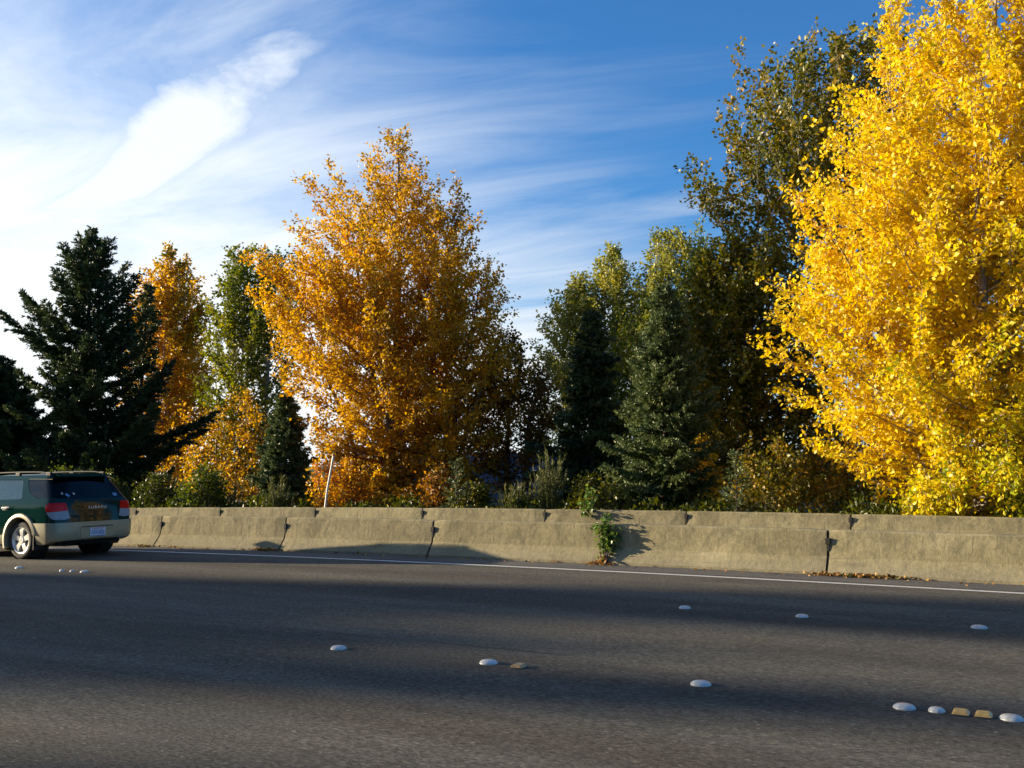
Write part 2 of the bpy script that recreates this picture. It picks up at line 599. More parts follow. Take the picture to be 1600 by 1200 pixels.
def build_ground():
    xs = [-900, -600, -400, -250, -160, -110, -80, -60] + list(np.arange(-48, 31, 2.0)) + [40, 60, 90, 140, 220, 400, 700]
    ys = [-900, -500, -300, -180, -110, -70, -45, -30, -20, -10, 0, 10, 16, 19, 19.6] + list(np.arange(20.5, 40, 1.5)) + [42, 46, 50, 56, 70, 100, 160, 300, 600, 1200, 2200]
    V = [(x, y, gz(x, y)) for x in xs for y in ys]
    n = len(ys)
    F = [(i * n + j, (i + 1) * n + j, (i + 1) * n + j + 1, i * n + j + 1) for i in range(len(xs) - 1) for j in range(n - 1)]
    tag(mesh_np('ground', V, F, 4, M['ground'], smooth=True), kind='structure')


build_ground()
strip('road', -10.0, 12.60, 0.012, M['asphalt'], ny=4)
strip('road_shoulder', 12.602, 13.62, 0.010, M['shoulder'])
strip('edge_line', 12.33, 12.43, 0.016, M['line'])
strip('ramp_road', 14.05, 18.45, 0.010, M['shoulder'])
# dark sealed seam between two paving passes
strip('pavement_seam', 6.84, 6.852, 0.0155, M['bitumen'], x1=-3.2)


# ---------------------------------------------------------------- concrete barriers, one object per cast length
SEG = 3.0966


def barrier_mesh(seed, length, BH):
    rnd = random.Random(seed)
    prof = [(0.0, 0.0), (0.0, 0.045), (0.145, 0.235), (0.185, BH - 0.02), (0.20, BH), (0.33, BH), (0.345, BH - 0.02), (0.385, 0.235), (0.53, 0.045), (0.53, 0.0)]
    bm = bmesh.new()
    n = 14
    rings = []
    for i in range(n + 1):
        t = i / n
        x = 0.016 + t * (length - 0.032)
        pinch = 0.012 if i in (0, n) else 0.0
        ring = []
        for k, (py_, pz_) in enumerate(prof):
            w = 0.0 if k in (0, 9) else rnd.uniform(-0.0035, 0.0035)
            zz_ = pz_ - (pinch if pz_ > 0.5 else 0) + (w if pz_ > 0.02 else 0)
            yy = py_ + (pinch if py_ < 0.26 else -pinch) + w
            ring.append(bm.verts.new((x, yy, zz_)))
        rings.append(ring)
    for A, B in zip(rings, rings[1:]):
        for k in range(len(prof) - 1):
            bm.faces.new((A[k], A[k + 1], B[k + 1], B[k]))
    bm.faces.new(rings[0])
    bm.faces.new(rings[-1][::-1])
    return bm


def barrier_row(yfront, x_first, n, labels, group, BH):
    for i in range(n):
        x = x_first + i * SEG
        root = empty('concrete_barrier', (x, yfront, g(x)), labels[i], 'barrier', group)
        dzdx = (g(x + SEG) - g(x)) / SEG
        root.rotation_euler = (0, -math.atan(dzdx), 0)
        bm_obj('barrier_body', barrier_mesh(int(yfront * 100) + i, SEG, BH), M['concrete'], root)
        # dark packed joint at the left end, set back in the gap
        bm = bmesh.new()
        add_prism(bm, [(0.035, 0.0), (0.035, 0.05), (0.165, 0.235), (0.205, BH - 0.03), (0.325, BH - 0.03), (0.36, 0.235), (0.49, 0.05), (0.49, 0.0)], 0, -0.014, 0.014)
        bm_obj('joint_filler', bm, M['rubber'], root)
        # wire-loop connector and pin showing as a dark lump in the joint
        bm = bmesh.new()
        y0 = 0.165
        add_box(bm, (-0.038, y0 - 0.012, 0.39), (0.038, y0 + 0.06, 0.475), 0.012)
        add_box(bm, (-0.02, y0 - 0.004, 0.30), (0.02, y0 + 0.05, 0.39), 0.006)
        bm_obj('loop_connector', bm, M['steel'], root)


front_x0 = -14.8930 - 4 * SEG
front_labels = [
    'front concrete barrier far ahead of the green wagon, hidden by its nose',
    'front concrete barrier hidden behind the bonnet of the green wagon',
    'front concrete barrier behind the doors of the green wagon',
    'front concrete barrier passing behind the back end of the green wagon',
    'front concrete barrier just right of the green wagon, before the first weedy joint',
    'front concrete barrier between the dry weed tuft and the shadow of the car roof',
    'front concrete barrier right of the joint in the car shadow, ending at the climbing plant',
    'front concrete barrier with the leafy climbing plant at its left end',
    'front concrete barrier at the right edge, dry weeds along its foot',
    'front concrete barrier just past the right edge of the photo',
]
barrier_row(13.25, front_x0, 10, front_labels, 'front row of concrete barriers', 0.585)
back_x0 = -21.649 - 3 * SEG
back_labels = [
    'back row barrier far ahead, behind the dark fir branches',
    'back row barrier behind the front seats of the green wagon',
    'back row barrier behind the tailgate of the green wagon',
    'back row barrier just right of the green wagon, under dark shrubs',
    'back row barrier left of the leaning white pole',
    'back row barrier at the foot of the leaning white pole',
    'back row barrier in front of the big orange tree trunks',
    'back row barrier in front of the house and dark fir',
    'back row barrier behind the climbing plant, under the blue green spruce',
    'back row barrier in front of the dark leafy trees, left of the yellow tree',
    'back row barrier under the big yellow tree trunk',
    'back row barrier just past the right edge of the photo',
]
barrier_row(18.45, back_x0, 12, back_labels, 'back row of concrete barriers', 0.535)


# ---------------------------------------------------------------- trees
CAMR = np.array([0.8800, 0.4749, 0.0])          # across the view, used only to say which side of a crown is fuller


def rnd_unit(rng, n):
    v = rng.normal(size=(n, 3))
    return v / np.linalg.norm(v, axis=1)[:, None]


def leaves_mesh(name, pos, out, size, tint, m, parent, rng, droop=0.35, aspect=0.72):
    """folded four-corner leaves: pos (n,3), out (n,3) growing direction, size (n,)"""
    n = len(pos)
    d = out + rnd_unit(rng, n) * 0.9
    d[:, 2] -= droop
    d /= np.linalg.norm(d, axis=1)[:, None]
    r = rnd_unit(rng, n)
    s = np.cross(d, r)
    s /= np.linalg.norm(s, axis=1)[:, None] + 1e-9
    nn = np.cross(s, d)
    L = size[:, None]
    a = pos
    tip = pos + d * L
    fold = rng.uniform(0.05, 0.30, n)[:, None]
    mid = pos + d * L * 0.42
    l = mid + s * L * aspect * 0.5 + nn * L * fold * 0.5
    q = mid - s * L * aspect * 0.5 + nn * L * fold * 0.5
    V = np.stack([a, l, tip, q], 1).reshape(-1, 3)
    i = np.arange(n)[:, None] * 4
    F = np.concatenate([i + np.array([[0, 1, 2]]), i + np.array([[0, 2, 3]])], 1).reshape(-1, 3)
    return mesh_np(name, V, F, 3, m, parent, attr=np.repeat(np.clip(tint, 0, 1), 2))


def bez(p0, d0, L, up, n, rng, wob=0.05):
    """polyline of n+1 points starting in d0, bending upward by up"""
    pts = [np.array(p0, float)]
    d = np.array(d0, float)
    for i in range(n):
        d = d + np.array([0, 0, up / n]) + rng.normal(size=3) * wob
        d /= np.linalg.norm(d)
        pts.append(pts[-1] + d * L / n)
    return np.array(pts)


def side_len(prof, h, az_dir):
    hs, ls, rs = prof
    l = np.interp(h, hs, ls)
    r = np.interp(h, hs, rs)
    c = float(az_dir @ CAMR[:2] / np.linalg.norm(CAMR[:2]))
    m_ = 0.5 * (l + r)
    if c >= 0:
        return m_ + (r - m_) * c if r > m_ else m_ + (r - m_) * c
    return m_ + (l - m_) * (-c)


def broadleaf(name, x, y, stems, prof, leafm, label, cat, group=None, n_prim=70, per_m=26, leaf=(0.09, 0.14), elev=(25, 60), seed=1,
              bark='bark', tint=(0.55, 0.18), clump=0.14, t0=0.08, sec=(0.28, 0.55), r0=0.16, up=0.55, green=None, secn=3.4, gap=0.0, z0=None):
    """stems: list of (dx, dy, lean_x, lean_y, height). prof: (heights, left, right) crown half-widths above ground"""
    rng = np.random.default_rng(seed)
    z0 = gz(x, y) if z0 is None else z0
    root = empty(name, (x, y, z0), label, cat, group)
    wood = []
    LP, LO, LT = [], [], []
    Htop = max(s[4] for s in stems)
    for (dx, dy, lx, ly, H) in stems:
        n = 14
        t = np.linspace(0, 1, n)
        pts = np.stack([dx + lx * t ** 1.3, dy + ly * t ** 1.3, -0.15 + (H + 0.15) * t], 1)
        w = np.cumsum(rng.normal(size=(n, 2)) * 0.045, axis=0)
        w -= w[0]
        pts[:, :2] += w * np.linspace(0, 1, n)[:, None] * min(1.0, H / 6)
        rr = r0 * (H / Htop) * (1 - t) ** 0.85 + 0.008
        wood.append((pts, rr))
        np_ = max(5, int(1.35 * n_prim * (H / Htop) / len(stems) * (1.0 if len(stems) == 1 else 1.25)))
        for k in range(np_):
            tt = t0 + (1 - t0) * ((k + rng.uniform(0, 1)) / np_) ** 0.85
            tt = min(tt, 0.985)
            p = np.array([np.interp(tt, t, pts[:, i]) for i in range(3)])
            a = k * 2.39996 + rng.uniform(-0.5, 0.5)
            ad = np.array([math.cos(a), math.sin(a)])
            e = R_(elev[0] + (elev[1] - elev[0]) * tt + rng.uniform(-10, 10))
            # length so that the branch tip meets the crown outline at its own height
            Lh = side_len(prof, min(p[2] + 0.3, Htop), ad) - (p[0] * ad[0] + p[1] * ad[1])
            for _ in range(2):
                hh = min(p[2] + max(Lh, 0.1) * math.tan(e) * 0.9, Htop)
                Lh = 0.5 * Lh + 0.5 * (side_len(prof, hh, ad) - (p[0] * ad[0] + p[1] * ad[1]))
            Lh = max(0.15, min(Lh, 0.8 * (H - p[2]) + 1.15)) * rng.uniform(0.72, 1.06)
            if rng.uniform() < gap:
                Lh *= 0.5
            L = Lh / max(0.35, math.cos(e)) * 0.93
            d0 = np.array([ad[0] * math.cos(e), ad[1] * math.cos(e), math.sin(e)])
            m_ = 6
            bp_ = bez(p, d0, L, up, m_, rng)
            reach = float((bp_[-1, :2] - p[:2]) @ ad)
            bp_[:, :2] = p[:2] + (bp_[:, :2] - p[:2]) * min(1.9, Lh / max(0.1, reach))
            # keep the twig tips inside the crown outline
            for _ in range(9):
                tip = bp_[-1]
                if float(tip[:2] @ ad) <= side_len(prof, tip[2], ad) * 1.06 + 0.05 and tip[2] <= Htop * 1.02:
                    break
                bp_ = p + (bp_ - p) * 0.86
            L = max(0.3, float(np.linalg.norm(bp_[-1] - p)))
            rb = max(0.006, 0.35 * np.interp(tt, t, rr))
            wood.append((bp_, np.linspace(rb, 0.004, m_ + 1)))
            ctint = rng.normal() * clump
            if green is not None:
                ctint += green(p + d0 * L * 0.6, Htop)
            ns = max(4, int(L * secn * DENSE))
            for q in range(ns):
                u = 0.18 + 0.82 * (q + rng.uniform(0, 1)) / ns
                b = np.array([np.interp(u * m_, np.arange(m_ + 1), bp_[:, i]) for i in range(3)])
                ax = bp_[min(m_, int(u * m_) + 1)] - bp_[max(0, min(m_, int(u * m_) + 1) - 1)]
                ax /= np.linalg.norm(ax) + 1e-9
                sd = ax * 0.75 + rng.normal(size=3) * 0.55 + np.array([0, 0, 0.12])
                sd /= np.linalg.norm(sd)
                sl_ = rng.uniform(*sec) * (0.55 + 0.45 * min(1.0, L / 2.0)) * (1.15 - 0.4 * u)
                sp = bez(b, sd, sl_, 0.35, 3, rng, 0.08)
                if q % 2 == 0:
                    wood.append((sp, np.linspace(0.006, 0.002, 4)))
                nl = max(3, int(sl_ * per_m * rng.uniform(0.75, 1.25)))
                uu = rng.uniform(0.0, 1.05, nl) * 3
                i0 = np.clip(uu.astype(int), 0, 2)
                fr = (uu - i0)[:, None]
                lp = sp[i0] * (1 - fr) + sp[i0 + 1] * fr + rng.normal(size=(nl, 3)) * 0.075
                LP.append(lp)
                LO.append(np.tile(sd, (nl, 1)))
                LT.append(tint[0] + ctint + rng.normal(size=nl) * tint[1])
    LP = np.concatenate(LP)
    LO = np.concatenate(LO)
    LT = np.concatenate(LT)
    keep = LP[:, 2] > 0.03
    LP, LO, LT = LP[keep], LO[keep], LT[keep]
    sz = rng.uniform(leaf[0], leaf[1], len(LP))
    tube_obj('trunk', wood, M[bark], root)
    leaves_mesh('crown', LP, LO, sz, LT, M[leafm], root, rng)
    STATS.append((name, len(LP)))
    return root


STATS = []
DENSE = 1.9


def conifer(name, x, y, H, prof, nm, label, cat, group=None, seed=1, nbr=110, droop=0.25, tip_up=0.35, base=0.06, r0=0.14, lean=(0, 0), dens=1.0, needle=0.10, extra=(), irregular=0.25):
    """prof as for broadleaf; extra = (height, azimuth unit vec, length, rise) long limbs"""
    rng = np.random.default_rng(seed)
    z0 = gz(x, y)
    root = empty(name, (x, y, z0), label, cat, group)
    n = 12
    t = np.linspace(0, 1, n)
    tr = np.stack([lean[0] * t ** 1.4, lean[1] * t ** 1.4, -0.15 + (H + 0.15) * t], 1)
    tr[1:-1, :2] += rng.normal(size=(n - 2, 2)) * 0.02
    wood = [(tr, r0 * (1 - t) ** 0.9 + 0.006)]
    br = []
    for k in range(nbr):
        tt = base + (0.99 - base) * ((k + rng.uniform(0, 1)) / nbr) ** 0.9
        a = k * 2.39996 + rng.uniform(-0.5, 0.5)
        ad = np.array([math.cos(a), math.sin(a)])
        h = tt * H
        p = np.array([np.interp(tt, t, tr[:, i]) for i in range(3)])
        L = max(0.10, side_len(prof, h, ad)) * rng.uniform(1 - irregular * 1.6, 1 + irregular * 0.5)
        rise = -droop * (1 - tt) + 0.75 * tt ** 2.2
        br.append((p, ad, L, rise))
    for (h, ad, L, rise) in extra:
        p = np.array([np.interp(h / H, t, tr[:, i]) for i in range(3)])
        br.append((p, np.array(ad) / np.linalg.norm(ad), L, rise))
    NP_, ND, NL, NTn = [], [], [], []
    for p, ad, L, rise in br:
        m_ = 6
        d0 = np.array([ad[0], ad[1], rise])
        d0 /= np.linalg.norm(d0)
        bp_ = bez(p, d0, L, tip_up, m_, rng, 0.05)
        wood.append((bp_, np.linspace(min(0.05, 0.012 + 0.012 * L), 0.003, m_ + 1)))
        side = np.array([-ad[1], ad[0], 0])
        ct = rng.normal() * 0.15
        ns = max(4, int(L * 13 * dens))
        for q in range(ns):
            u = 0.10 + 0.90 * (q + rng.uniform(0, 1)) / ns
            b = np.array([np.interp(u * m_, np.arange(m_ + 1), bp_[:, i]) for i in range(3)])
            s = 1 if q % 2 else -1
            ax = bp_[min(m_, int(u * m_) + 1)] - bp_[min(m_ - 1, int(u * m_))]
            ax /= np.linalg.norm(ax) + 1e-9
            tl = (0.10 + 0.42 * L * (1 - u) ** 0.8 + 0.05) * rng.uniform(0.6, 1.1)
            tl = min(tl, 0.75)
            td = ax * rng.uniform(0.6, 1.0) + side * s * rng.uniform(0.35, 0.9) + np.array([0, 0, rng.uniform(-0.35, 0.12) - droop * 0.5])
            td /= np.linalg.norm(td)
            nt = max(5, int(tl * 62 * dens))
            uu = rng.uniform(0, 1, nt)[:, None]
            pos = b + td * tl * uu + np.array([0, 0, -0.12]) * tl * uu ** 2
            NP_.append(pos)
            dd = td * 0.8 + rng.normal(size=(nt, 3)) * 0.5
            dd /= np.linalg.norm(dd, axis=1)[:, None]
            ND.append(dd)
            NL.append(rng.uniform(0.7, 1.3, nt) * needle * (1.15 - 0.35 * uu[:, 0]))
            NTn.append(0.42 + ct + 0.28 * uu[:, 0] + rng.normal(size=nt) * 0.13)
    # leader
    nt = 60
    uu = rng.uniform(0, 1, nt)[:, None]
    top = tr[-1]
    NP_.append(top + np.array([0, 0, -0.5]) * (1 - uu))
    dd = rng.normal(size=(nt, 3)) * 0.6 + np.array([0, 0, 0.8])
    ND.append(dd / np.linalg.norm(dd, axis=1)[:, None])
    NL.append(np.full(nt, needle * 0.8))
    NTn.append(np.full(nt, 0.6))
    P_, D_, L_, T_ = map(np.concatenate, (NP_, ND, NL, NTn))
    k = len(P_)
    r = rnd_unit(rng, k)
    s = np.cross(D_, r)
    s /= np.linalg.norm(s, axis=1)[:, None] + 1e-9
    wd = (L_ * 0.17)[:, None]
    # a needle tuft: slim kite of two triangles
    V = np.stack([P_, P_ + D_ * L_[:, None] * 0.45 + s * wd, P_ + D_ * L_[:, None], P_ + D_ * L_[:, None] * 0.45 - s * wd], 1).reshape(-1, 3)
    F = np.arange(k * 4)
    tube_obj('trunk', wood, M['bark_dark'], root)
    mesh_np('crown', V, F, 4, M[nm], root, attr=np.clip(T_, 0, 1))
    STATS.append((name, k))
    return root


def grn_top(amount, hi):
    return lambda p, H: -amount * max(0.0, (p[2] / H - hi)) / (1 - hi)


GF = 'trees behind the barriers'
# 1 the dark fir at the left, with long low limbs
conifer('fir_tree', -29.4, 23.0, 10.1, ([0, 1, 2.3, 3.5, 5, 7, 8.3, 9.4, 10.1], [2.6, 2.9, 2.6, 2.3, 2.2, 2.1, 1.5, 0.8, 0.05], [2.4, 2.8, 2.7, 2.6, 2.4, 2.2, 1.5, 0.8, 0.05]),
        'needle_dark', 'tall dark fir with a spiky top directly behind the green wagon', 'tree', GF, seed=3, nbr=150, droop=0.05, tip_up=0.7, needle=0.14, r0=0.2, dens=1.3, irregular=0.5,
        extra=[(2.3, (0.88, 0.47), 5.0, 0.10), (2.9, (0.92, 0.3), 4.4, 0.22), (1.6, (0.85, 0.5), 4.6, 0.02), (3.3, (0.7, 0.7), 3.8, 0.3), (6.0, (-0.9, -0.4), 3.3, 0.30), (5.6, (-0.85, -0.5), 3.6, 0.12), (5.2, (-0.95, -0.1), 3.4, 0.25), (1.9, (0.9, 0.1), 4.2, 0.12)])
conifer('fir_tree', -29.5, 25.2, 8.7, ([0, 2, 4, 6, 7.5, 8.7], [1.8, 1.8, 1.5, 1.0, 0.6, 0.05], [1.5, 1.2, 0.9, 0.7, 0.5, 0.05]),
        'needle_dark', 'slim dark fir leaning out to the right of the tall spiky fir', 'tree', GF, seed=5, nbr=120, droop=0.05, tip_up=0.6, needle=0.17, lean=(0.5, 0.1), irregular=0.45)
conifer('fir_tree', -34.2, 22.4, 6.3, ([0, 2, 3.5, 5, 6.3], [3.2, 3.2, 2.6, 1.6, 0.05], [3.8, 3.6, 2.9, 1.6, 0.05]),
        'needle_dark', 'broad low dark fir at the left edge above the wagon roof', 'tree', GF, seed=8, nbr=210, droop=0.1, needle=0.16, dens=1.5, irregular=0.3)
# 2 poplars left of the main tree
broadleaf('poplar_tree', -35.3, 32.0, [(0, 0, 0.1, 0, 11.9), (0.4, 0.3, -0.9, 0.3, 10.4), (0.5, -0.5, 0.5, -0.4, 8.6)], ([0, 2, 4, 7, 9.5, 11, 11.9], [2.3, 2.6, 2.2, 1.9, 1.6, 0.9, 0.1], [2.3, 2.7, 2.3, 1.9, 1.5, 0.8, 0.1]),
          'leaf_orange', 'narrow golden poplar between the dark fir and the green poplar', 'tree', GF, n_prim=130, per_m=40, leaf=(0.12, 0.18), elev=(25, 58), seed=11, tint=(0.60, 0.13), green=grn_top(0.45, 0.82), r0=0.14, bark='bark_pale')
broadleaf('poplar_tree', -29.6, 30.2, [(0, 0, 0.0, 0, 10.7), (1.4, 0.3, 0.4, 0, 10.0), (0.7, -0.2, 0.1, 0, 8.6)], ([0, 2, 4, 7, 9, 10, 10.9], [1.2, 1.3, 1.3, 1.25, 1.1, 0.7, 0.1], [1.7, 2.4, 2.8, 3.0, 2.9, 2.4, 1.2]),
          'leaf_green', 'green poplar with two tops left of the big orange tree', 'tree', GF, n_prim=95, per_m=34, leaf=(0.11, 0.17), elev=(35, 65), seed=12, tint=(0.50, 0.16), bark='bark_pale', r0=0.13, gap=0.2)
broadleaf('maple_tree', -28.4, 28.6, [(0.6, 0, 0.3, 0, 4.6), (-1.3, 0.3, -0.5, 0, 2.8), (1.8, 0, 0.5, 0, 3.4), (-0.4, 0.2, -0.3, 0, 3.6)], ([0, 1, 2, 2.8, 3.6, 4.6], [2.2, 2.6, 2.2, 1.5, 0.5, -0.4], [2.8, 3.1, 2.8, 2.4, 1.8, 0.8]),
          'leaf_orange', 'low orange bushy tree under the green poplar', 'tree', GF, n_prim=70, per_m=28, leaf=(0.09, 0.14), elev=(10, 55), seed=13, tint=(0.5, 0.24), gap=0.3, r0=0.07)
conifer('spruce_tree', -19.4, 22.0, 3.55, ([0, 1, 2, 3, 3.75], [1.0, 0.95, 0.7, 0.35, 0.03], [1.0, 0.95, 0.7, 0.35, 0.03]),
        'needle_blue', 'small dark spruce left of the leaning white pole', 'tree', GF, seed=21, nbr=130, droop=0.35, needle=0.11, r0=0.06, dens=1.9)
# 3 the big orange tree and its shaded neighbour
hs = [0, 0.4, 2.0, 3.0, 4.0, 5.0, 5.9, 6.9, 7.8, 8.8, 9.7, 10.5, 11.1, 11.5]
broadleaf('cottonwood_tree', -17.0, 24.0, [(0, 0, 0.1, 0, 11.5), (1.45, 0.3, 1.3, 0.3, 6.8), (2.0, -0.3, 1.6, -0.2, 4.6), (-0.5, 0.5, -1.9, 0.4, 9.3), (0.6, -0.7, 0.4, -1.2, 7.2), (-0.4, -0.6, -1.6, -1.0, 6.0), (0.9, 0.3, 0.5, 0.4, 8.8)],
          (hs, [1.9, 2.2, 2.4, 2.8, 3.6, 4.1, 4.1, 4.0, 3.9, 3.8, 3.2, 1.7, 0.8, 0.3], [3.0, 3.2, 3.6, 3.9, 4.0, 3.9, 3.5, 3.0, 2.5, 2.1, 1.75, 1.3, 0.9, 0.3]),
          'leaf_orange', 'big orange cottonwood in the middle, tallest of the orange trees', 'tree', GF, n_prim=285, per_m=64, leaf=(0.05, 0.13), elev=(2, 50), seed=31, tint=(0.60, 0.17), clump=0.13, t0=0.04, r0=0.2, secn=3.6, up=0.25, green=grn_top(0.16, 0.6), gap=0.12)
broadleaf('cottonwood_tree', -14.0, 25.6, [(0, 0, 0.1, 0, 5.3), (0.3, 0.3, 0.5, 0, 4.1)], ([0, 0.9, 1.9, 3.0, 4.2, 4.9, 5.3], [1.2, 1.5, 1.7, 1.7, 1.3, 0.8, 0.2], [0.5, 0.7, 1.5, 1.75, 1.3, 0.7, 0.2]),
          'leaf_brown', 'shaded russet tree at the right flank of the big orange tree', 'tree', GF, n_prim=80, per_m=34, leaf=(0.08, 0.13), elev=(5, 48), seed=33, tint=(0.52, 0.22), r0=0.10, gap=0.2)
# 4 the middle group
broadleaf('poplar_tree', -15.5, 34.0, [(0, 0, 0.1, 0, 8.6)], ([0, 3, 5, 7, 8.1, 8.6], [1.4, 1.9, 2.0, 1.75, 1.0, 0.15], [1.4, 1.9, 2.0, 1.75, 1.0, 0.15]),
          'leaf_pale', 'lowest and leftmost pale green poplar above the black fir', 'tree', 'pale green poplars behind the conifers', n_prim=90, per_m=40, leaf=(0.09, 0.14), elev=(25, 60), seed=41, tint=(0.52, 0.16), bark='bark_pale', r0=0.10)
broadleaf('poplar_tree', -14.2, 34.4, [(0, 0, 0.0, 0, 9.7)], ([0, 3, 5, 7.5, 9, 9.7], [1.4, 1.9, 2.0, 1.75, 1.0, 0.15], [1.4, 1.9, 2.0, 1.75, 1.0, 0.15]),
          'leaf_pale', 'middle pale green poplar with a single pointed top above the black fir', 'tree', 'pale green poplars behind the conifers', n_prim=95, per_m=40, leaf=(0.09, 0.14), elev=(25, 60), seed=42, tint=(0.50, 0.16), bark='bark_pale', r0=0.10)
broadleaf('poplar_tree', -11.9, 34.0, [(0, 0, -0.1, 0, 9.8), (0.8, 0, 0.5, 0, 9.2)], ([0, 3, 5, 7.5, 9, 9.8], [1.3, 1.4, 1.4, 1.25, 0.7, 0.1], [1.6, 1.9, 2.0, 1.9, 1.4, 0.3]),
          'leaf_pale', 'widest pale green poplar rising behind the blue green spruce', 'tree', 'pale green poplars behind the conifers', n_prim=120, per_m=40, leaf=(0.09, 0.14), elev=(25, 60), seed=43, tint=(0.42, 0.18), bark='bark_pale', r0=0.10)
conifer('fir_tree', -10.7, 24.4, 5.75, ([0, 1, 2.2, 3.6, 4.8, 5.75], [1.3, 1.1, 0.95, 0.75, 0.45, 0.06], [1.4, 1.3, 1.15, 0.9, 0.55, 0.06]),
        'needle_dark', 'nearly black fir with hanging branches right of the house', 'tree', GF, seed=45, nbr=150, droop=0.55, tip_up=0.1, needle=0.14, dens=1.2, extra=[(2.1, (-0.88, -0.47), 1.9, -0.05), (1.7, (-0.8, -0.55), 1.8, -0.15)])
conifer('spruce_tree', -7.75, 22.0, 5.75, ([0, 1, 1.9, 3.0, 4.0, 5.0, 5.75], [1.8, 1.75, 1.25, 1.0, 0.8, 0.45, 0.08], [1.4, 1.4, 1.25, 1.1, 0.8, 0.45, 0.08]),
        'needle_blue', 'blue green spruce standing above the climbing plant', 'tree', GF, seed=46, nbr=210, droop=0.18, tip_up=0.45, needle=0.105, dens=1.5, r0=0.1, irregular=0.3)
broadleaf('alder_tree', -6.6, 25.4, [(0, 0, -0.4, 0, 7.3), (0.5, 0.2, 0.6, 0.2, 6.2), (-0.6, 0, -0.6, 0, 6.6)], ([0, 1, 2.5, 4.5, 6.0, 6.8, 7.3], [1.7, 1.9, 1.9, 1.8, 1.6, 1.0, 0.4], [2.2, 2.5, 2.3, 1.6, 0.9, 0.4, 0.1]),
          'leaf_olive', 'dark leafy tree between the spruce and the big yellow tree', 'tree', GF, n_prim=150, per_m=42, leaf=(0.09, 0.14), elev=(5, 50), seed=47, tint=(0.52, 0.22), r0=0.1, secn=3.8)
broadleaf('alder_tree', -10.2, 28.5, [(0, 0, 0.2, 0, 6.6), (-0.7, 0.2, -0.5, 0, 5.6), (0.8, 0, 0.5, 0, 6.0)], ([0, 1, 3, 4.8, 6.0, 6.6], [2.0, 2.2, 2.1, 1.6, 0.9, 0.2], [2.2, 2.5, 2.4, 1.9, 1.1, 0.2]),
          'leaf_green', 'olive green bushy tree filling the gap between black fir and spruce', 'tree', GF, n_prim=95, per_m=36, leaf=(0.07, 0.13), elev=(10, 55), seed=48, tint=(0.42, 0.2), r0=0.08, gap=0.15)
# 5 the right-hand giants
ho = [0, 5.2, 6.0, 6.9, 7.7, 8.55, 9.4, 10.2, 11.4, 12.2, 12.9]
broadleaf('cottonwood_tree', -2.9, 27.2, [(0, 0, -2.1, 0.2, 12.5), (0.3, 0.1, -0.8, 0.4, 12.8), (-0.2, 0, -5.2, 0, 9.0), (0, 0, -3.3, 0.3, 12.0), (-0.1, 0, -4.2, -0.3, 10.9)],
          (ho, [0.6, 1.5, 3.4, 5.2, 5.9, 6.0, 5.5, 4.4, 4.0, 3.0, 1.6], [1.5, 1.5, 2.2, 2.6, 2.8, 2.8, 2.8, 2.4, 1.6, 1.0, 0.5]),
          'leaf_olive', 'tall olive green cottonwood behind the yellow tree, pale limbs showing', 'tree', GF, n_prim=135, per_m=40, leaf=(0.09, 0.15), elev=(15, 55), seed=51, tint=(0.60, 0.22), t0=0.50, r0=0.2, bark='bark_pale', gap=0.42, secn=3.0, sec=(0.25, 0.5))
hy = [0, 0.5, 1.2, 1.74, 2.36, 3.0, 3.86, 4.5, 5.1, 6.1, 7.1, 8.35, 9.2, 9.84, 10.2, 10.5, 11.6]
broadleaf('maple_tree', -1.05, 21.2, [(0, 0, 0.55, 0.2, 11.5), (-0.25, 0.2, -1.3, 0.4, 9.7), (0.3, -0.3, 1.5, -0.4, 11.3), (0.4, -0.1, 2.5, -0.2, 10.6), (-0.2, -0.3, -2.2, -0.8, 6.2), (0.1, -0.4, 0.2, -1.4, 8.6), (-0.4, -0.5, -2.7, -0.9, 4.8), (-0.2, -0.6, -1.0, -1.3, 5.0)],
          (hy, [2.3, 2.6, 3.0, 3.3, 3.6, 4.0, 4.3, 3.8, 3.6, 3.2, 3.0, 2.6, 1.9, 1.6, 1.2, 0.5, -0.3], [2.5, 2.8, 3.2, 3.4, 3.5, 3.6, 3.6, 3.5, 3.5, 3.4, 3.4, 3.4, 3.3, 3.2, 3.0, 2.9, 1.6]),
          'leaf_yellow', 'huge bright yellow tree filling the right edge of the photo', 'tree', GF, n_prim=300, per_m=60, leaf=(0.05, 0.128), elev=(5, 50), seed=52, tint=(0.63, 0.18), clump=0.12, t0=0.03, r0=0.17, bark='bark_pale', secn=3.9, up=0.3, gap=0.18,
          green=lambda p, H: -0.42 * max(0, 1 - p[2] / 5.0) * (1 if p[0] > -0.5 else 0.3))
broadleaf('maple_sapling', 0.55, 20.3, [(0, 0, 0.1, 0, 3.3), (0.3, 0.1, 0.5, 0, 2.8)], ([0, 1, 2, 2.8, 3.3], [0.6, 0.8, 0.8, 0.6, 0.2], [0.9, 1.1, 1.1, 0.8, 0.2]),
          'leaf_yellow', 'lime green young tree at the right edge under the yellow tree', 'sapling', GF, n_prim=34, per_m=36, leaf=(0.09, 0.14), elev=(25, 60), seed=53, tint=(0.22, 0.14), r0=0.04)

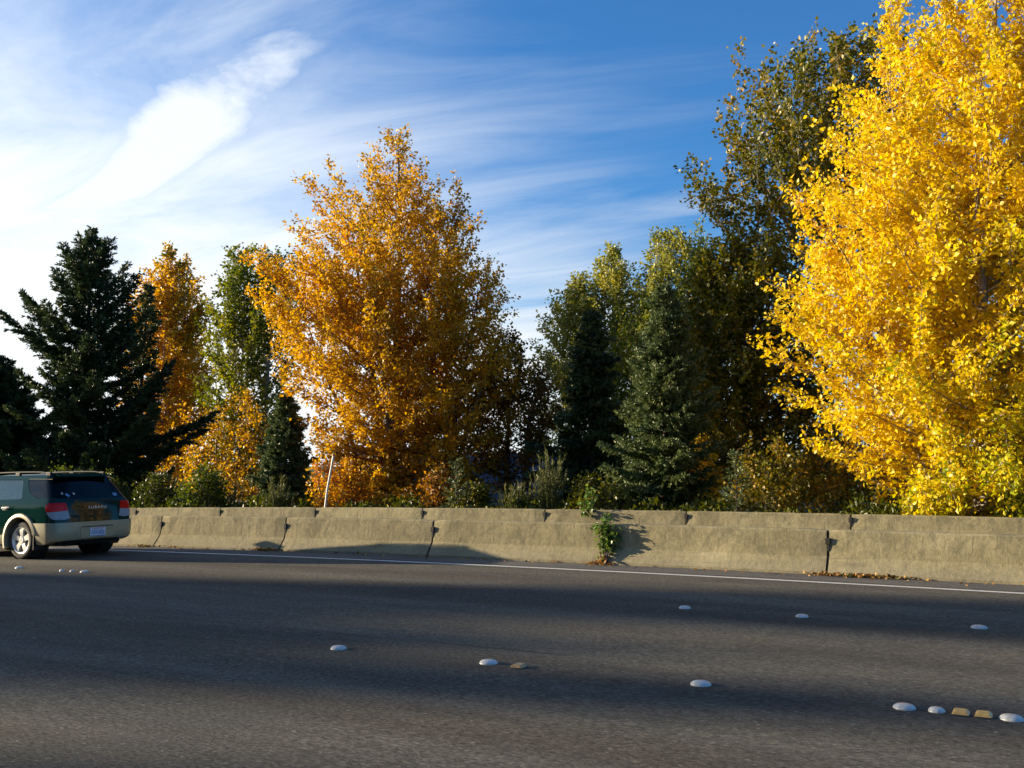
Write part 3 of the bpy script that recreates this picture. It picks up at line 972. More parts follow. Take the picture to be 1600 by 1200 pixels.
# 6 undergrowth along the back barrier: each bush its own thing
BG = 'bushes behind the back barrier'
bushes = [
    # x, y, h, halfwidth, leaf material, tint, label
    (-27.3, 20.6, 1.6, 1.2, 'leaf_green', 0.05, 'dark bush right behind the tail light of the green wagon'),
    (-25.0, 20.4, 1.35, 1.2, 'leaf_olive', 0.22, 'green bush just right of the wagon, behind the back barrier'),
    (-22.9, 20.5, 1.45, 1.2, 'leaf_olive', 0.12, 'dark green bush between the wagon and the small spruce'),
    (-20.9, 20.3, 1.5, 0.9, 'leaf_green', 0.15, 'low green bush at the foot of the small spruce'),
    (-16.3, 20.9, 1.6, 1.1, 'leaf_orange', 0.85, 'rusty orange bush right of the leaning white pole'),
    (-13.4, 21.0, 1.4, 0.9, 'leaf_brown', 0.5, 'russet bush at the right foot of the big orange tree'),
    (-12.2, 20.8, 0.9, 0.7, 'leaf_olive', 0.5, 'dark green bush in front of the house'),
    (-8.8, 20.2, 1.0, 0.8, 'leaf_olive', 0.4, 'low dark bush at the left foot of the blue green spruce'),
    (-7.3, 23.2, 2.1, 0.6, 'leaf_yellow', 0.75, 'thin yellow bush glowing under the blue green spruce'),
    (-5.0, 21.2, 1.9, 1.1, 'leaf_olive', 0.75, 'dark yellow flecked bush left of the yellow tree'),
    (-3.8, 22.6, 2.4, 1.2, 'leaf_olive', 0.85, 'taller mottled bush in the shade left of the yellow tree'),
    (-1.7, 20.1, 0.9, 0.8, 'leaf_yellow', 0.30, 'lime yellow bush at the foot of the yellow tree trunk'),
    (-0.2, 20.0, 0.9, 0.7, 'leaf_yellow', 0.15, 'green low bush right of the yellow tree trunk'),
]
for i, (bx, by, bh, bw, bmname, bt, lab) in enumerate(bushes):
    st = [(random.Random(i * 7 + k).uniform(-bw, bw) * 0.6, random.Random(i * 9 + k).uniform(-0.4, 0.4), random.Random(i + k).uniform(-0.3, 0.3), 0, bh * random.Random(i * 3 + k).uniform(0.45, 0.95)) for k in range(4)]
    st[0] = (0, 0, 0, 0, bh)
    broadleaf('bush', bx, by, st, ([0, bh * 0.4, bh * 0.75, bh], [bw, bw * 0.95, bw * 0.6, bw * 0.12], [bw, bw * 0.95, bw * 0.6, bw * 0.12]),
              bmname, lab, 'bush', BG, n_prim=46, per_m=40, leaf=(0.06, 0.11), elev=(20, 65), seed=100 + i, tint=(bt, 0.16), r0=0.025, t0=0.03, sec=(0.2, 0.4), secn=6.0)


def broom(x, y, h, w, seed, label):
    rng = np.random.default_rng(seed)
    root = empty('broom_bush', (x, y, gz(x, y)), label, 'bush', 'broom bushes behind the back barrier')
    lines = []
    P_, D_, T_ = [], [], []
    for k in range(60):
        a = rng.uniform(0, 6.283)
        sp = rng.uniform(0.02, 0.38)
        d = np.array([math.cos(a) * sp, math.sin(a) * sp, 1.0])
        d /= np.linalg.norm(d)
        p0 = np.array([math.cos(a), math.sin(a), 0]) * rng.uniform(0, 0.15) * w
        pl = bez(p0, d, h * rng.uniform(0.45, 1.0), 0.25, 5, rng, 0.04)
        lines.append((pl, np.linspace(0.009, 0.002, 6)))
        nt = 46
        uu = rng.uniform(0.25, 1.0, nt) * 5
        i0 = np.clip(uu.astype(int), 0, 4)
        fr = (uu - i0)[:, None]
        P_.append(pl[i0] * (1 - fr) + pl[i0 + 1] * fr)
        dd = d + rng.normal(size=(nt, 3)) * 0.30
        D_.append(dd / np.linalg.norm(dd, axis=1)[:, None])
        T_.append(rng.uniform(0, 1, nt))
    P_, D_, T_ = map(np.concatenate, (P_, D_, T_))
    tube_obj('stems', lines, M['broom_stem'], root, 4)
    n = len(P_)
    s = np.cross(D_, rnd_unit(rng, n))
    s /= np.linalg.norm(s, axis=1)[:, None] + 1e-9
    L = rng.uniform(0.07, 0.16, n)[:, None]
    V = np.stack([P_, P_ + D_ * L * 0.4 + s * 0.008, P_ + D_ * L, P_ + D_ * L * 0.4 - s * 0.008], 1).reshape(-1, 3)
    mesh_np('foliage', V, np.arange(n * 4), 4, M['broom'], root, attr=T_)


M['broom_stem'] = mat('broom_stem', (0.09, 0.10, 0.035), 0.8, var=0.3)
broom(-9.75, 19.8, 1.85, 0.8, 61, 'tall upright broom bush in front of the black fir')
broom(-10.5, 19.7, 1.1, 0.8, 64, 'short broom bush at the left of the tall upright broom')
broom(-17.6, 19.7, 1.3, 0.9, 62, 'olive broom bush between the small spruce and the white pole')
conifer('fir_seedling', -5.6, 20.2, 1.7, ([0, 0.6, 1.2, 1.7], [0.6, 0.45, 0.2, 0.03], [0.6, 0.45, 0.2, 0.03]), 'needle_blue', 'young fir seedling at the right foot of the blue green spruce', 'sapling', None, seed=66, nbr=34, droop=0.0, tip_up=0.5, needle=0.07, r0=0.02, dens=1.1)
conifer('fir_seedling', -12.3, 20.0, 1.6, ([0, 0.6, 1.2, 1.6], [0.5, 0.4, 0.2, 0.03], [0.6, 0.45, 0.2, 0.03]), 'needle_blue', 'young fir seedling below the right edge of the house roof', 'sapling', None, seed=67, nbr=30, droop=0.0, tip_up=0.5, needle=0.07, r0=0.02)

def scatter(name, label, pos, out, size, tint, lm, rng, droop=0.0):
    o = leaves_mesh(name, pos, out, size, tint, M[lm], None, rng, droop=droop, aspect=0.5)
    return tag(o, label, None, None, 'stuff')


def undergrowth():
    rng = np.random.default_rng(400)
    n = 26000
    x = rng.uniform(-33, 4, n)
    y = 19.25 + rng.uniform(0, 1, n) ** 0.8 * 2.6
    hf = 0.55 + 0.20 * np.sin(x * 1.7 + 0.6) + 0.16 * np.sin(x * 4.1 + y) + 0.10 * np.sin(x * 9.3)
    hf = np.clip(hf * 0.85, 0.2, 0.85)
    z = np.array([gz(a, b) for a, b in zip(x, y)]) + hf * rng.uniform(0, 1, n) ** 0.6
    out = rng.normal(size=(n, 3)) * np.array([0.5, 0.5, 0.3]) + np.array([0, -0.1, 0.75])
    t = 0.18 + 0.22 * np.sin(x * 0.9) + rng.normal(size=n) * 0.25
    o = scatter('undergrowth', 'tangled weeds and brambles growing along the back barrier', np.stack([x, y, z], 1), out, rng.uniform(0.06, 0.17, n), t, 'leaf_olive', rng)
    o['category'] = 'undergrowth'
    # a far-off wood low on the horizon
    n = 30000
    x = rng.uniform(-150, 25, n)
    y = 82 + rng.uniform(-6, 6, n)
    top = 4.6 + 1.1 * np.sin(x * 0.21) + 0.8 * np.sin(x * 0.53 + 1) + 0.5 * np.sin(x * 1.3)
    z = np.array([gz(a, b) for a, b in zip(x, y)]) + top * rng.uniform(0, 1, n) ** 0.75
    t = 0.4 + 0.3 * np.sin(x * 0.37 + 2) + rng.normal(size=n) * 0.2
    o = scatter('distant_wood', 'far-off low line of dark woodland beyond the house', np.stack([x, y, z], 1), rnd_unit(rng, n), rng.uniform(0.4, 0.9, n), t, 'leaf_olive', rng)
    o['category'] = 'woodland'

    # unseen wood added across the highway to dim sky fill and car reflections
    n = 42000
    x = rng.uniform(-92, 50, n)
    y = -22 + rng.normal(size=n) * 2.2
    top = 11.5 + 2.5 * np.sin(x * 0.33) + 1.6 * np.sin(x * 0.81 + 1) + 1.0 * np.sin(x * 1.9)
    z = np.array([gz(a, b) for a, b in zip(x, y)]) + top * rng.uniform(0, 1, n) ** 0.8
    t = 0.35 + 0.3 * np.sin(x * 0.45 + 2) + rng.normal(size=n) * 0.2
    o = scatter('sky_blocking_wood', 'unseen belt of dark woodland added across the highway to dim the sky light', np.stack([x, y, z], 1), rnd_unit(rng, n), rng.uniform(0.5, 1.1, n), t, 'leaf_olive', rng)
    o['category'] = 'woodland'


undergrowth()

# 7 the trees across the highway whose long shadows band the road
FAR = 'trees across the highway casting the road shadows'
far_trees = [
    # x, y, height, halfwidth, label, seed
    (-98.0, -12.55, 21.5, 1.45, 'slender tall conifer across the highway, second from the road', 71),
    (-90.0, -13.7, 15.6, 2.0, 'broad blunt conifer across the highway, shortest of its row', 72),
    (-94.0, -15.6, 17.6, 0.42, 'very thin conifer across the highway between two wider ones', 73),
    (-95.0, -19.0, 21.0, 1.0, 'tall conifer across the highway, farthest from the road', 74),
]
for (fx, fy, fh, fw, lab, sd) in far_trees:
    conifer('fir_tree', fx, fy, fh, ([0, fh * 0.3, fh * 0.93, fh * 0.98, fh], [fw, fw, fw, fw * 0.6, 0.1], [fw, fw, fw, fw * 0.6, 0.1]),
            'needle_dark', lab, 'tree', FAR, seed=sd, nbr=230, droop=0.2, needle=0.46, r0=0.2, dens=0.9)

# ---------------------------------------------------------------- the green station wagon
M['car_green'] = mat('dark_green_car_paint', (0.003, 0.027, 0.022), 0.8, metal=0.0, spec=0.0, coat=0.6, var=0.05)
M['car_beige'] = mat('champagne_beige_cladding', (0.34, 0.30, 0.19), 0.45, metal=0.1, coat=0.2, var=0.05)
M['car_black'] = mat('black_car_plastic', (0.012, 0.012, 0.012), 0.5, var=0.2)
M['car_under'] = mat('dark_underbody', (0.010, 0.009, 0.008), 0.9, var=0.3)
M['tyre'] = mat('tyre_rubber', (0.030, 0.027, 0.023), 0.85, var=0.25, scale=20, bump=0.4, bscale=60)
M['alloy'] = mat('silver_alloy', (0.74, 0.74, 0.72), 0.32, metal=0.55, var=0.05)
M['chrome'] = mat('bright_chrome', (0.80, 0.80, 0.80), 0.18, metal=0.9, var=0.03)
M['rail'] = mat('roof_rail_grey', (0.022, 0.022, 0.022), 0.6, spec=0.15, var=0.1)
M['seat_cloth'] = mat('grey_seat_cloth', (0.22, 0.22, 0.20), 0.9, var=0.2)
M['plate_white'] = mat('license_plate_white', (0.66, 0.70, 0.76), 0.45, var=0.05)
M['plate_blue'] = mat('license_plate_blue', (0.05, 0.13, 0.34), 0.5, var=0.05)
M['plate_red'] = mat('license_plate_red', (0.60, 0.07, 0.07), 0.5, var=0.05)
M['letter_silver'] = mat('silver_badge', (0.75, 0.76, 0.78), 0.3, metal=0.3, var=0.03)
M['sticker_blue'] = mat('blue_sticker', (0.16, 0.32, 0.52), 0.6, var=0.2, scale=60)
M['sticker_white'] = mat('white_sticker', (0.60, 0.62, 0.58), 0.6, var=0.2, scale=60)
M['skin'] = mat('seat_trim_tan', (0.38, 0.34, 0.26), 0.8, var=0.1)


def glass_mat(name, tint, opacity):
    m = bpy.data.materials.new(name)
    m.use_nodes = True
    N = NT(m.node_tree)
    out = N.new('ShaderNodeOutputMaterial')
    tr = N.new('ShaderNodeBsdfTransparent')
    tr.inputs['Color'].default_value = (*tint, 1)
    gl = N.new('ShaderNodeBsdfGlossy')
    gl.inputs['Roughness'].default_value = 0.03
    fr = N.new('ShaderNodeFresnel')
    fr.inputs['IOR'].default_value = 1.5
    mx = N.new('ShaderNodeMixShader')
    N.link(N.math('MULTIPLY_ADD', fr.outputs[0], 0.8, opacity, clamp=True), mx.inputs[0])
    N.link(tr.outputs[0], mx.inputs[1])
    N.link(gl.outputs[0], mx.inputs[2])
    N.link(mx.outputs[0], out.inputs[0])
    return m


def lamp_mat(name, color, rough=0.12):
    m = bpy.data.materials.new(name)
    m.use_nodes = True
    N = NT(m.node_tree)
    out = N.new('ShaderNodeOutputMaterial')
    b = N.new('ShaderNodeBsdfPrincipled')
    b.inputs['Roughness'].default_value = rough
    b.inputs['Coat Weight'].default_value = 0.0
    b.inputs['Specular IOR Level'].default_value = 0.25
    tcn = N.new('ShaderNodeTexCoord')
    w = N.new('ShaderNodeTexWave', wave_type='BANDS', bands_direction='Z')
    w.inputs['Scale'].default_value = 40
    N.link(tcn.outputs['Object'], w.inputs['Vector'])
    N.link(N.ramp(w.outputs['Fac'], [(0.2, tuple(c * 0.75 for c in color)), (0.8, color)]), b.inputs['Base Color'])
    N.link(b.outputs[0], out.inputs[0])
    return m


M['glass_side'] = glass_mat('side_window_glass', (0.62, 0.72, 0.66), 0.03)
M['glass_dark'] = glass_mat('tinted_rear_glass', (0.20, 0.23, 0.23), 0.0)
M['lamp_red'] = lamp_mat('red_lamp_lens', (0.75, 0.010, 0.006))
M['lamp_clear'] = lamp_mat('clear_lamp_lens', (0.36, 0.38, 0.42))


def car_loop(xr, xf, w, rr, rf, crown, fcrown):
    """plan outline of the body at one height; x forward, starts at the rear centre, goes round the left side to the front and back"""
    L = []
    rr = min(rr, w * 0.9)
    rf = min(rf, w * 0.9)
    for i in range(6):
        y = (w - rr) * i / 6
        L.append((xr + crown * (y / w) ** 2, y))
    c0 = xr + crown * ((w - rr) / w) ** 2 + rr
    for i in range(7):
        a = math.pi - (math.pi / 2) * i / 6
        L.append((c0 + rr * math.cos(a), w - rr + rr * math.sin(a)))
    c1 = xf - fcrown * ((w - rf) / w) ** 2 - rf
    for i in range(1, 20):
        x = c0 + (c1 - c0) * i / 20
        L.append((x, w))
    for i in range(7):
        a = math.pi / 2 - (math.pi / 2) * i / 6
        L.append((c1 + rf * math.cos(a), w - rf + rf * math.sin(a)))
    for i in range(5, -1, -1):
        y = (w - rf) * i / 6
        L.append((xf - fcrown * (y / w) ** 2, y))
    half = L
    full = half + [(x, -y) for x, y in half[-2:0:-1]]
    # slight barrel to the flanks
    return [(x, y * (1 - 0.028 * (x / 2.1) ** 4)) for x, y in full]


#        z     xr     xf     w     rr    rf   crown
LEVELS = [(0.19, -1.98, 1.96, 0.74, 0.16, 0.20, 0.05),
          (0.25, -2.06, 2.06, 0.795, 0.18, 0.25, 0.06),
          (0.34, -2.115, 2.14, 0.825, 0.18, 0.28, 0.07),
          (0.46, -2.12, 2.16, 0.838, 0.18, 0.30, 0.07),
          (0.58, -2.11, 2.15, 0.843, 0.17, 0.32, 0.075),
          (0.68, -2.095, 2.12, 0.845, 0.16, 0.34, 0.08),
          (0.78, -2.085, 2.04, 0.842, 0.15, 0.36, 0.08),
          (0.86, -2.07, 1.75, 0.832, 0.14, 0.30, 0.08),
          (0.92, -2.055, 1.30, 0.815, 0.13, 0.25, 0.08),
          (0.965, -2.035, 1.02, 0.792, 0.12, 0.22, 0.08),
          (1.00, -2.01, 0.95, 0.776, 0.11, 0.20, 0.08),
          (1.12, -1.915, 0.73, 0.728, 0.10, 0.18, 0.075),
          (1.24, -1.82, 0.49, 0.676, 0.10, 0.16, 0.07),
          (1.335, -1.745, 0.27, 0.628, 0.10, 0.16, 0.065),
          (1.375, -1.72, 0.14, 0.598, 0.10, 0.16, 0.06),
          (1.402, -1.68, 0.00, 0.545, 0.12, 0.18, 0.055),
          (1.420, -1.58, -0.15, 0.46, 0.14, 0.2, 0.05),
          (1.430, -1.40, -0.35, 0.33, 0.16, 0.2, 0.04)]


def lev(z):
    zs = [l[0] for l in LEVELS]
    return [float(np.interp(z, zs, [l[i] for l in LEVELS])) for i in range(7)]


def loft(z0, z1, off=0.0, xr_min=None, xf_max=None):
    zs = sorted({z0, z1} | {l[0] for l in LEVELS if z0 < l[0] < z1})
    bm = bmesh.new()
    rings = []
    for z in zs:
        _, xr, xf, w, rr, rf, cr = lev(z)
        xf_ = min(xf + off, xf_max) if xf_max is not None else xf + off
        lp = car_loop(xr - off, xf_, w + off, rr + max(off, 0), rf, cr, 0.28)
        rings.append([bm.verts.new((x, y, z)) for x, y in lp])
    n = len(rings[0])
    for A, B in zip(rings, rings[1:]):
        for i in range(n):
            j = (i + 1) % n
            bm.faces.new((A[i], A[j], B[j], B[i]))
    bm.faces.new(rings[0][::-1])
    bm.faces.new(rings[-1])
    bmesh.ops.recalc_face_normals(bm, faces=bm.faces)
    return bm


def tmp_obj(bm):
    me = bpy.data.meshes.new('work')
    bmesh.ops.recalc_face_normals(bm, faces=bm.faces)
    bm.to_mesh(me)
    bm.free()
    o = bpy.data.objects.new('work', me)
    COL.objects.link(o)
    return o


def carve(name, bm, ops, m, parent, smooth=True, angle=28):
    """apply boolean steps [(op, bmesh)] and link the result as one part"""
    o = tmp_obj(bm)
    cut = []
    for op, cb in ops:
        c = tmp_obj(cb)
        cut.append(c)
        md = o.modifiers.new('b', 'BOOLEAN')
        md.operation = op
        md.object = c
        md.solver = 'EXACT'
    dg = bpy.context.evaluated_depsgraph_get()
    dg.update()
    me = bpy.data.meshes.new_from_object(o.evaluated_get(dg))
    for c in cut + [o]:
        d = c.data
        bpy.data.objects.remove(c)
        bpy.data.meshes.remove(d)
    me.name = name
    me.materials.clear()
    me.materials.append(m)
    for p in me.polygons:
        p.material_index = 0
        p.use_smooth = smooth
    if smooth:
        me.set_sharp_from_angle(angle=R_(angle))
    r = bpy.data.objects.new(name, me)
    return link(r, parent)


def prism_bm(poly, axis, a, b):
    bm = bmesh.new()
    add_prism(bm, poly, axis, a, b)
    return bm


def box_bm(lo, hi, bevel=0.0):
    bm = bmesh.new()
    add_box(bm, lo, hi, bevel)
    return bm


def cyl_y(x, z, r, y0, y1, n=40):
    bm = bmesh.new()
    add_prism(bm, [(x + r * math.cos(2 * math.pi * i / n), z + r * math.sin(2 * math.pi * i / n)) for i in range(n)], 1, y0, y1)
    return bm


def round_poly(pts, r=0.04, n=4):
    out = []
    k = len(pts)
    for i in range(k):
        p0, p, p1 = Vector(pts[i - 1]), Vector(pts[i]), Vector(pts[(i + 1) % k])
        a = (p0 - p)
        b = (p1 - p)
        ra = min(r, a.length * 0.45)
        rb = min(r, b.length * 0.45)
        A = p + a.normalized() * ra
        B = p + b.normalized() * rb
        for j in range(n + 1):
            t = j / n
            q = A * (1 - t) ** 2 + p * 2 * t * (1 - t) + B * t * t
            out.append((q.x, q.y))
    return out


def flank_w(x, z):
    _, xr, xf, w, rr, rf, cr = lev(z)
    return w * (1 - 0.028 * (x / 2.1) ** 4)


def car_text(name, txt, size, x, y, z, lean, m, parent, depth=0.003, shear=0.0, sx=1.0, space=1.0):
    cu = bpy.data.curves.new(name, 'FONT')
    cu.body = txt
    cu.size = size
    cu.extrude = depth
    cu.align_x = 'CENTER'
    cu.align_y = 'CENTER'
    cu.shear = shear
    cu.space_character = space
    o = bpy.data.objects.new(name, cu)
    COL.objects.link(o)
    dg = bpy.context.evaluated_depsgraph_get()
    dg.update()
    me = bpy.data.meshes.new_from_object(o.evaluated_get(dg))
    bpy.data.objects.remove(o)
    # text plane faces the rear (-x): its right is -y... seen from behind, left side of the car (+y) is on the left
    mt = Matrix.Translation((x, y, z)) @ Matrix.Rotation(lean, 4, 'Y') @ Matrix(((0, 0, -1, 0), (-1, 0, 0, 0), (0, 1, 0, 0), (0, 0, 0, 1))) @ Matrix.Diagonal((sx, 1, 1, 1))
    me.transform(mt)
    me.name = name
    me.materials.clear()
    me.materials.append(m)
    r = bpy.data.objects.new(name, me)
    return link(r, parent)


def build_car():
    cx, cy = CAR_X, CAR_Y
    root = empty('station_wagon', (cx, cy, g(cx) + 0.014), 'dark green station wagon with beige bumper driving away by the barrier', 'car', None,
                 rot=(0, math.atan(gslope(cx)), math.pi))
    root.scale = (CAR_S, CAR_S, CAR_S)
    WB = 1.2625
    # window outlines in side view (x forward, z)
    quarter = round_poly([(-1.17, 1.325), (-1.24, 1.21), (-1.38, 1.08), (-1.60, 1.005), (-1.965, 1.005), (-1.73, 1.32)], 0.05)
    reardoor = round_poly([(-1.04, 1.325), (-1.20, 1.00), (-0.27, 0.985), (-0.27, 1.33)], 0.06)
    frontdoor = round_poly([(-0.20, 1.33), (-0.20, 0.985), (0.80, 0.985), (0.62, 1.10), (0.20, 1.33)], 0.05)
    rearglass = round_poly([(-0.685, 0.995), (0.685, 0.995), (0.575, 1.345), (-0.575, 1.345)], 0.06)
    screen = round_poly([(-0.66, 1.00), (0.66, 1.00), (0.54, 1.345), (-0.54, 1.345)], 0.06)
    cav = bmesh.new()
    zs = [0.50, 0.58, 0.68, 0.78, 0.86, 0.92, 0.965, 1.00, 1.12, 1.24, 1.335, 1.375]
    rings = []
    for z in zs:
        _, xr, xf, w, rr, rf, cr = lev(z)
        lp = car_loop(xr + 0.05, min(xf - 0.06, 0.90), w - 0.05, 0.08, 0.10, cr, 0.1)
        rings.append([cav.verts.new((x, y, z)) for x, y in lp])
    n = len(rings[0])
    for A, B in zip(rings, rings[1:]):
        for i in range(n):
            cav.faces.new((A[i], A[(i + 1) % n], B[(i + 1) % n], B[i]))
    cav.faces.new(rings[0][::-1])
    cav.faces.new(rings[-1])
    ops = [('DIFFERENCE', cav)]
    for poly in (quarter, reardoor, frontdoor):
        ops.append(('DIFFERENCE', prism_bm(poly, 1, -1.2, 1.2)))
    ops.append(('DIFFERENCE', prism_bm(rearglass, 0, -2.4, -1.60)))
    ops.append(('DIFFERENCE', prism_bm(screen, 0, 0.10, 1.4)))
    for x in (-WB, WB):
        for s in (1, -1):
            ops.append(('DIFFERENCE', cyl_y(x, 0.33, 0.365, *sorted((s * 0.52, s * 1.0)))))
    ops.append(('DIFFERENCE', box_bm((-2.4, -1, 0.1), (-1.62, 1, 0.345))))
    # door shut lines cut as narrow grooves
    for s in (1, -1):
        a, b = sorted((s * 0.825, s * 0.9))
        ops.append(('DIFFERENCE', box_bm((-0.238, a, 0.30), (-0.230, b, 0.97))))
        ops.append(('DIFFERENCE', prism_bm([(-1.065, 0.97), (-1.065, 0.80), (-0.93, 0.62), (-0.90, 0.36), (-0.891, 0.36), (-0.921, 0.624), (-1.056, 0.804), (-1.056, 0.97)], 1, a, b)))
        ops.append(('DIFFERENCE', box_bm((0.915, a, 0.30), (0.923, b, 0.90))))
    ops.append(('DIFFERENCE', box_bm((-2.2, -0.70, 0.952), (-2.025, 0.70, 0.960))))
    carve('body', loft(0.22, 1.430), ops, M['car_green'], root)

    # glass panes: thin shells of the same surface, cut to the window outlines
    def pane(name, poly, axis, a, b, m, z0=0.97, z1=1.36, side=None):
        sh = loft(z0, z1, -0.006)
        inner = loft(z0 - 0.02, z1 + 0.02, -0.011)
        return carve(name, sh, [('DIFFERENCE', inner), ('INTERSECT', prism_bm(poly, axis, a, b))], m, root)

    def grow(poly, k):
        c = Vector((sum(p[0] for p in poly) / len(poly), sum(p[1] for p in poly) / len(poly)))
        return [tuple(c + (Vector(p) - c) * k) for p in poly]
    for s in (1, -1):
        a, b = sorted((s * 0.3, s * 1.1))
        q = pane('quarter_window', grow(quarter, 1.01), 1, a, b, M['glass_dark'])
        # bright strip along the top of the quarter light
        yw = flank_w(-1.5, 1.335)
        bm = bmesh.new()
        add_prism(bm, [(-1.735, 1.322), (-1.18, 1.332), (-1.18, 1.341), (-1.735, 1.331)], 1, *sorted((s * (yw - 0.03), s * (yw + 0.006))))
        bm_obj('window_trim', bm, M['chrome'], q)
        pane('door_window', grow(reardoor, 1.01), 1, a, b, M['glass_side'])
        pane('door_window', grow(frontdoor, 1.01), 1, a, b, M['glass_side'])
    rg = pane('rear_window', grow(rearglass, 1.01), 0, -2.4, -1.60, M['glass_dark'])
    pane('windscreen', grow(screen, 1.01), 0, 0.05, 1.4, M['glass_side'])

    def xr_at(z, y):
        _, xr, xf, w, rr, rf, cr = lev(z)
        return xr + cr * (y / w) ** 2
    # stickers on the rear glass
    for (y, z, w, h, mm, rot) in ((0.455, 1.055, 0.06, 0.045, 'sticker_blue', 0.7), (0.535, 1.085, 0.03, 0.03, 'sticker_white', 0), (0.33, 1.075, 0.032, 0.032, 'sticker_white', 0), (-0.50, 1.045, 0.09, 0.05, 'sticker_blue', 0)):
        bm = bmesh.new()
        c, s_ = math.cos(rot), math.sin(rot)
        vs = []
        for u, v in ((-w / 2, -h / 2), (w / 2, -h / 2), (w / 2, h / 2), (-w / 2, h / 2)):
            yy, zz_ = y + u * c - v * s_, z + u * s_ + v * c
            vs.append((xr_at(zz_, yy) - 0.002, yy, zz_))
        A = [bm.verts.new(p) for p in vs]
        B = [bm.verts.new((p[0] - 0.001, p[1], p[2])) for p in vs]
        bm.faces.new(A)
        bm.faces.new(B[::-1])
        for i in range(4):
            bm.faces.new((A[i], A[(i + 1) % 4], B[(i + 1) % 4], B[i]))
        bm_obj('sticker', bm, M[mm], rg)

    # bumpers: a proud beige shell round the rear and the front
    arch = lambda x, s: cyl_y(x, 0.33, 0.40, *sorted((s * 0.4, s * 1.1)))
    for rear in (True, False):
        sgn = -1 if rear else 1
        body = loft(0.24, 0.60, 0.022)
        region = prism_bm([(-2.4, 0.2), (-1.50, 0.2), (-1.50, 0.64), (-2.4, 0.64)], 1, -1.2, 1.2) if rear else prism_bm([(1.50, 0.2), (2.5, 0.2), (2.5, 0.64), (1.50, 0.64)], 1, -1.2, 1.2)
        ops = [('INTERSECT', region), ('DIFFERENCE', arch(sgn * WB, 1)), ('DIFFERENCE', arch(sgn * WB, -1))]
        if rear:
            ops.append(('DIFFERENCE', prism_bm(round_poly([(-0.345, 0.325), (0.345, 0.325), (0.305, 0.515), (-0.305, 0.515)], 0.02), 0, -2.3, -2.118)))
            # lower edge sweeps up towards the rear
            ops.append(('DIFFERENCE', prism_bm([(-2.35, 0.20), (-2.35, 0.315), (-2.0, 0.30), (-1.74, 0.22), (-1.74, 0.20)], 1, -1.2, 1.2)))
        bp_ = carve('bumper', body, ops, M['car_beige'], root)
        if rear:
            # dark strip in the recess above the plate
            bm = bmesh.new()
            add_box(bm, (-2.145, -0.315, 0.512), (-2.115, 0.315, 0.524), 0.003)
            bm_obj('recess_lip', bm, M['car_black'], bp_)
    bm = bmesh.new()
    add_box(bm, (-2.138, -0.335, 0.33), (-2.1195, 0.335, 0.51), 0.004)
    bm_obj('plate_recess', bm, M['car_beige'], root)
    # number plate
    bm = bmesh.new()
    add_box(bm, (-2.150, -0.152, 0.345), (-2.140, 0.152, 0.497), 0.003)
    pl = bm_obj('license_plate', bm, M['plate_white'], root)
    car_text('plate_number', 'AFR5806', 0.112, -2.1515, 0, 0.412, 0.0, M['plate_blue'], pl, 0.0012, sx=0.64)
    car_text('plate_heading', 'WASHINGTON', 0.034, -2.1515, 0, 0.479, 0.0, M['plate_red'], pl, 0.0012, sx=1.0)
    bm = bmesh.new()
    add_box(bm, (-2.1515, -0.14, 0.350), (-2.1498, 0.14, 0.361))
    bm_obj('plate_band', bm, M['plate_blue'], pl)

    # badge lettering on the tailgate
    for k, ch in enumerate('SUBARU'):
        yy = 0.142 - 0.064 * k
        car_text('badge_letter', ch, 0.066, xr_at(0.835, yy) - 0.006, yy - 0.01, 0.835, 0.0, M['letter_silver'], root, 0.004, sx=1.25)
    for k, zz_ in enumerate((0.712, 0.688)):
        bm = bmesh.new()
        x0 = xr_at(zz_, 0.42) - 0.008
        add_box(bm, (x0, 0.34, zz_ - 0.006), (x0 + 0.02, 0.485 - 0.012 * k, zz_ + 0.006), 0.002)
        bm_obj('badge_strip', bm, M['rail'], root)
    # tailgate handle moulding
    bm = bmesh.new()
    add_box(bm, (xr_at(0.69, 0) - 0.012, -0.11, 0.675), (xr_at(0.69, 0) + 0.02, 0.11, 0.70), 0.008)
    bm_obj('tailgate_handle', bm, M['car_green'], root)

    # side cladding and arch flares
    for s in (1, -1):
        a, b = sorted((s * 0.55, s * 1.0))
        sill = loft(0.235, 0.40, 0.018)
        carve('sill_cladding', sill, [('INTERSECT', box_bm((-1.2, a, 0.2), (1.2, b, 0.5))), ('DIFFERENCE', arch(WB, s)), ('DIFFERENCE', arch(-WB, s))], M['car_beige'], root)
        for x in (-WB, WB):
            bm = bmesh.new()
            N_ = 22
            prof = []
            for i in range(N_ + 1):
                t = R_((-22 if x < 0 else 12) + 190 * i / N_)
                c, sn = math.cos(t), math.sin(t)
                row = []
                for r, y in ((0.362, 0.70), (0.362, 0.862), (0.378, 0.872), (0.425, 0.864), (0.437, 0.845), (0.437, 0.79)):
                    row.append(bm.verts.new((x + r * c, s * y, 0.33 + r * sn)))
                prof.append(row)
            for A, B in zip(prof, prof[1:]):
                for k in range(5):
                    bm.faces.new((A[k], A[k + 1], B[k + 1], B[k]))
                bm.faces.new((A[5], A[0], B[0], B[5]))
            bm.faces.new(prof[0])
            bm.faces.new(prof[-1][::-1])
            bm_obj('wheel_arch_flare', bm, M['car_beige'], root, True, 40)
            # dark wheel-house liner
            bm = bmesh.new()
            lathe(bm, [(0.368, s * 0.79), (0.368, s * 0.53), (0.02, s * 0.525)], n=28, c=(x, 0, 0.33))
            bm_obj('wheel_house', bm, M['car_under'], root, True, 40)
            # wheels
            whl(root, x, s)
        # mud flap behind the rear wheel
        bm = bmesh.new()
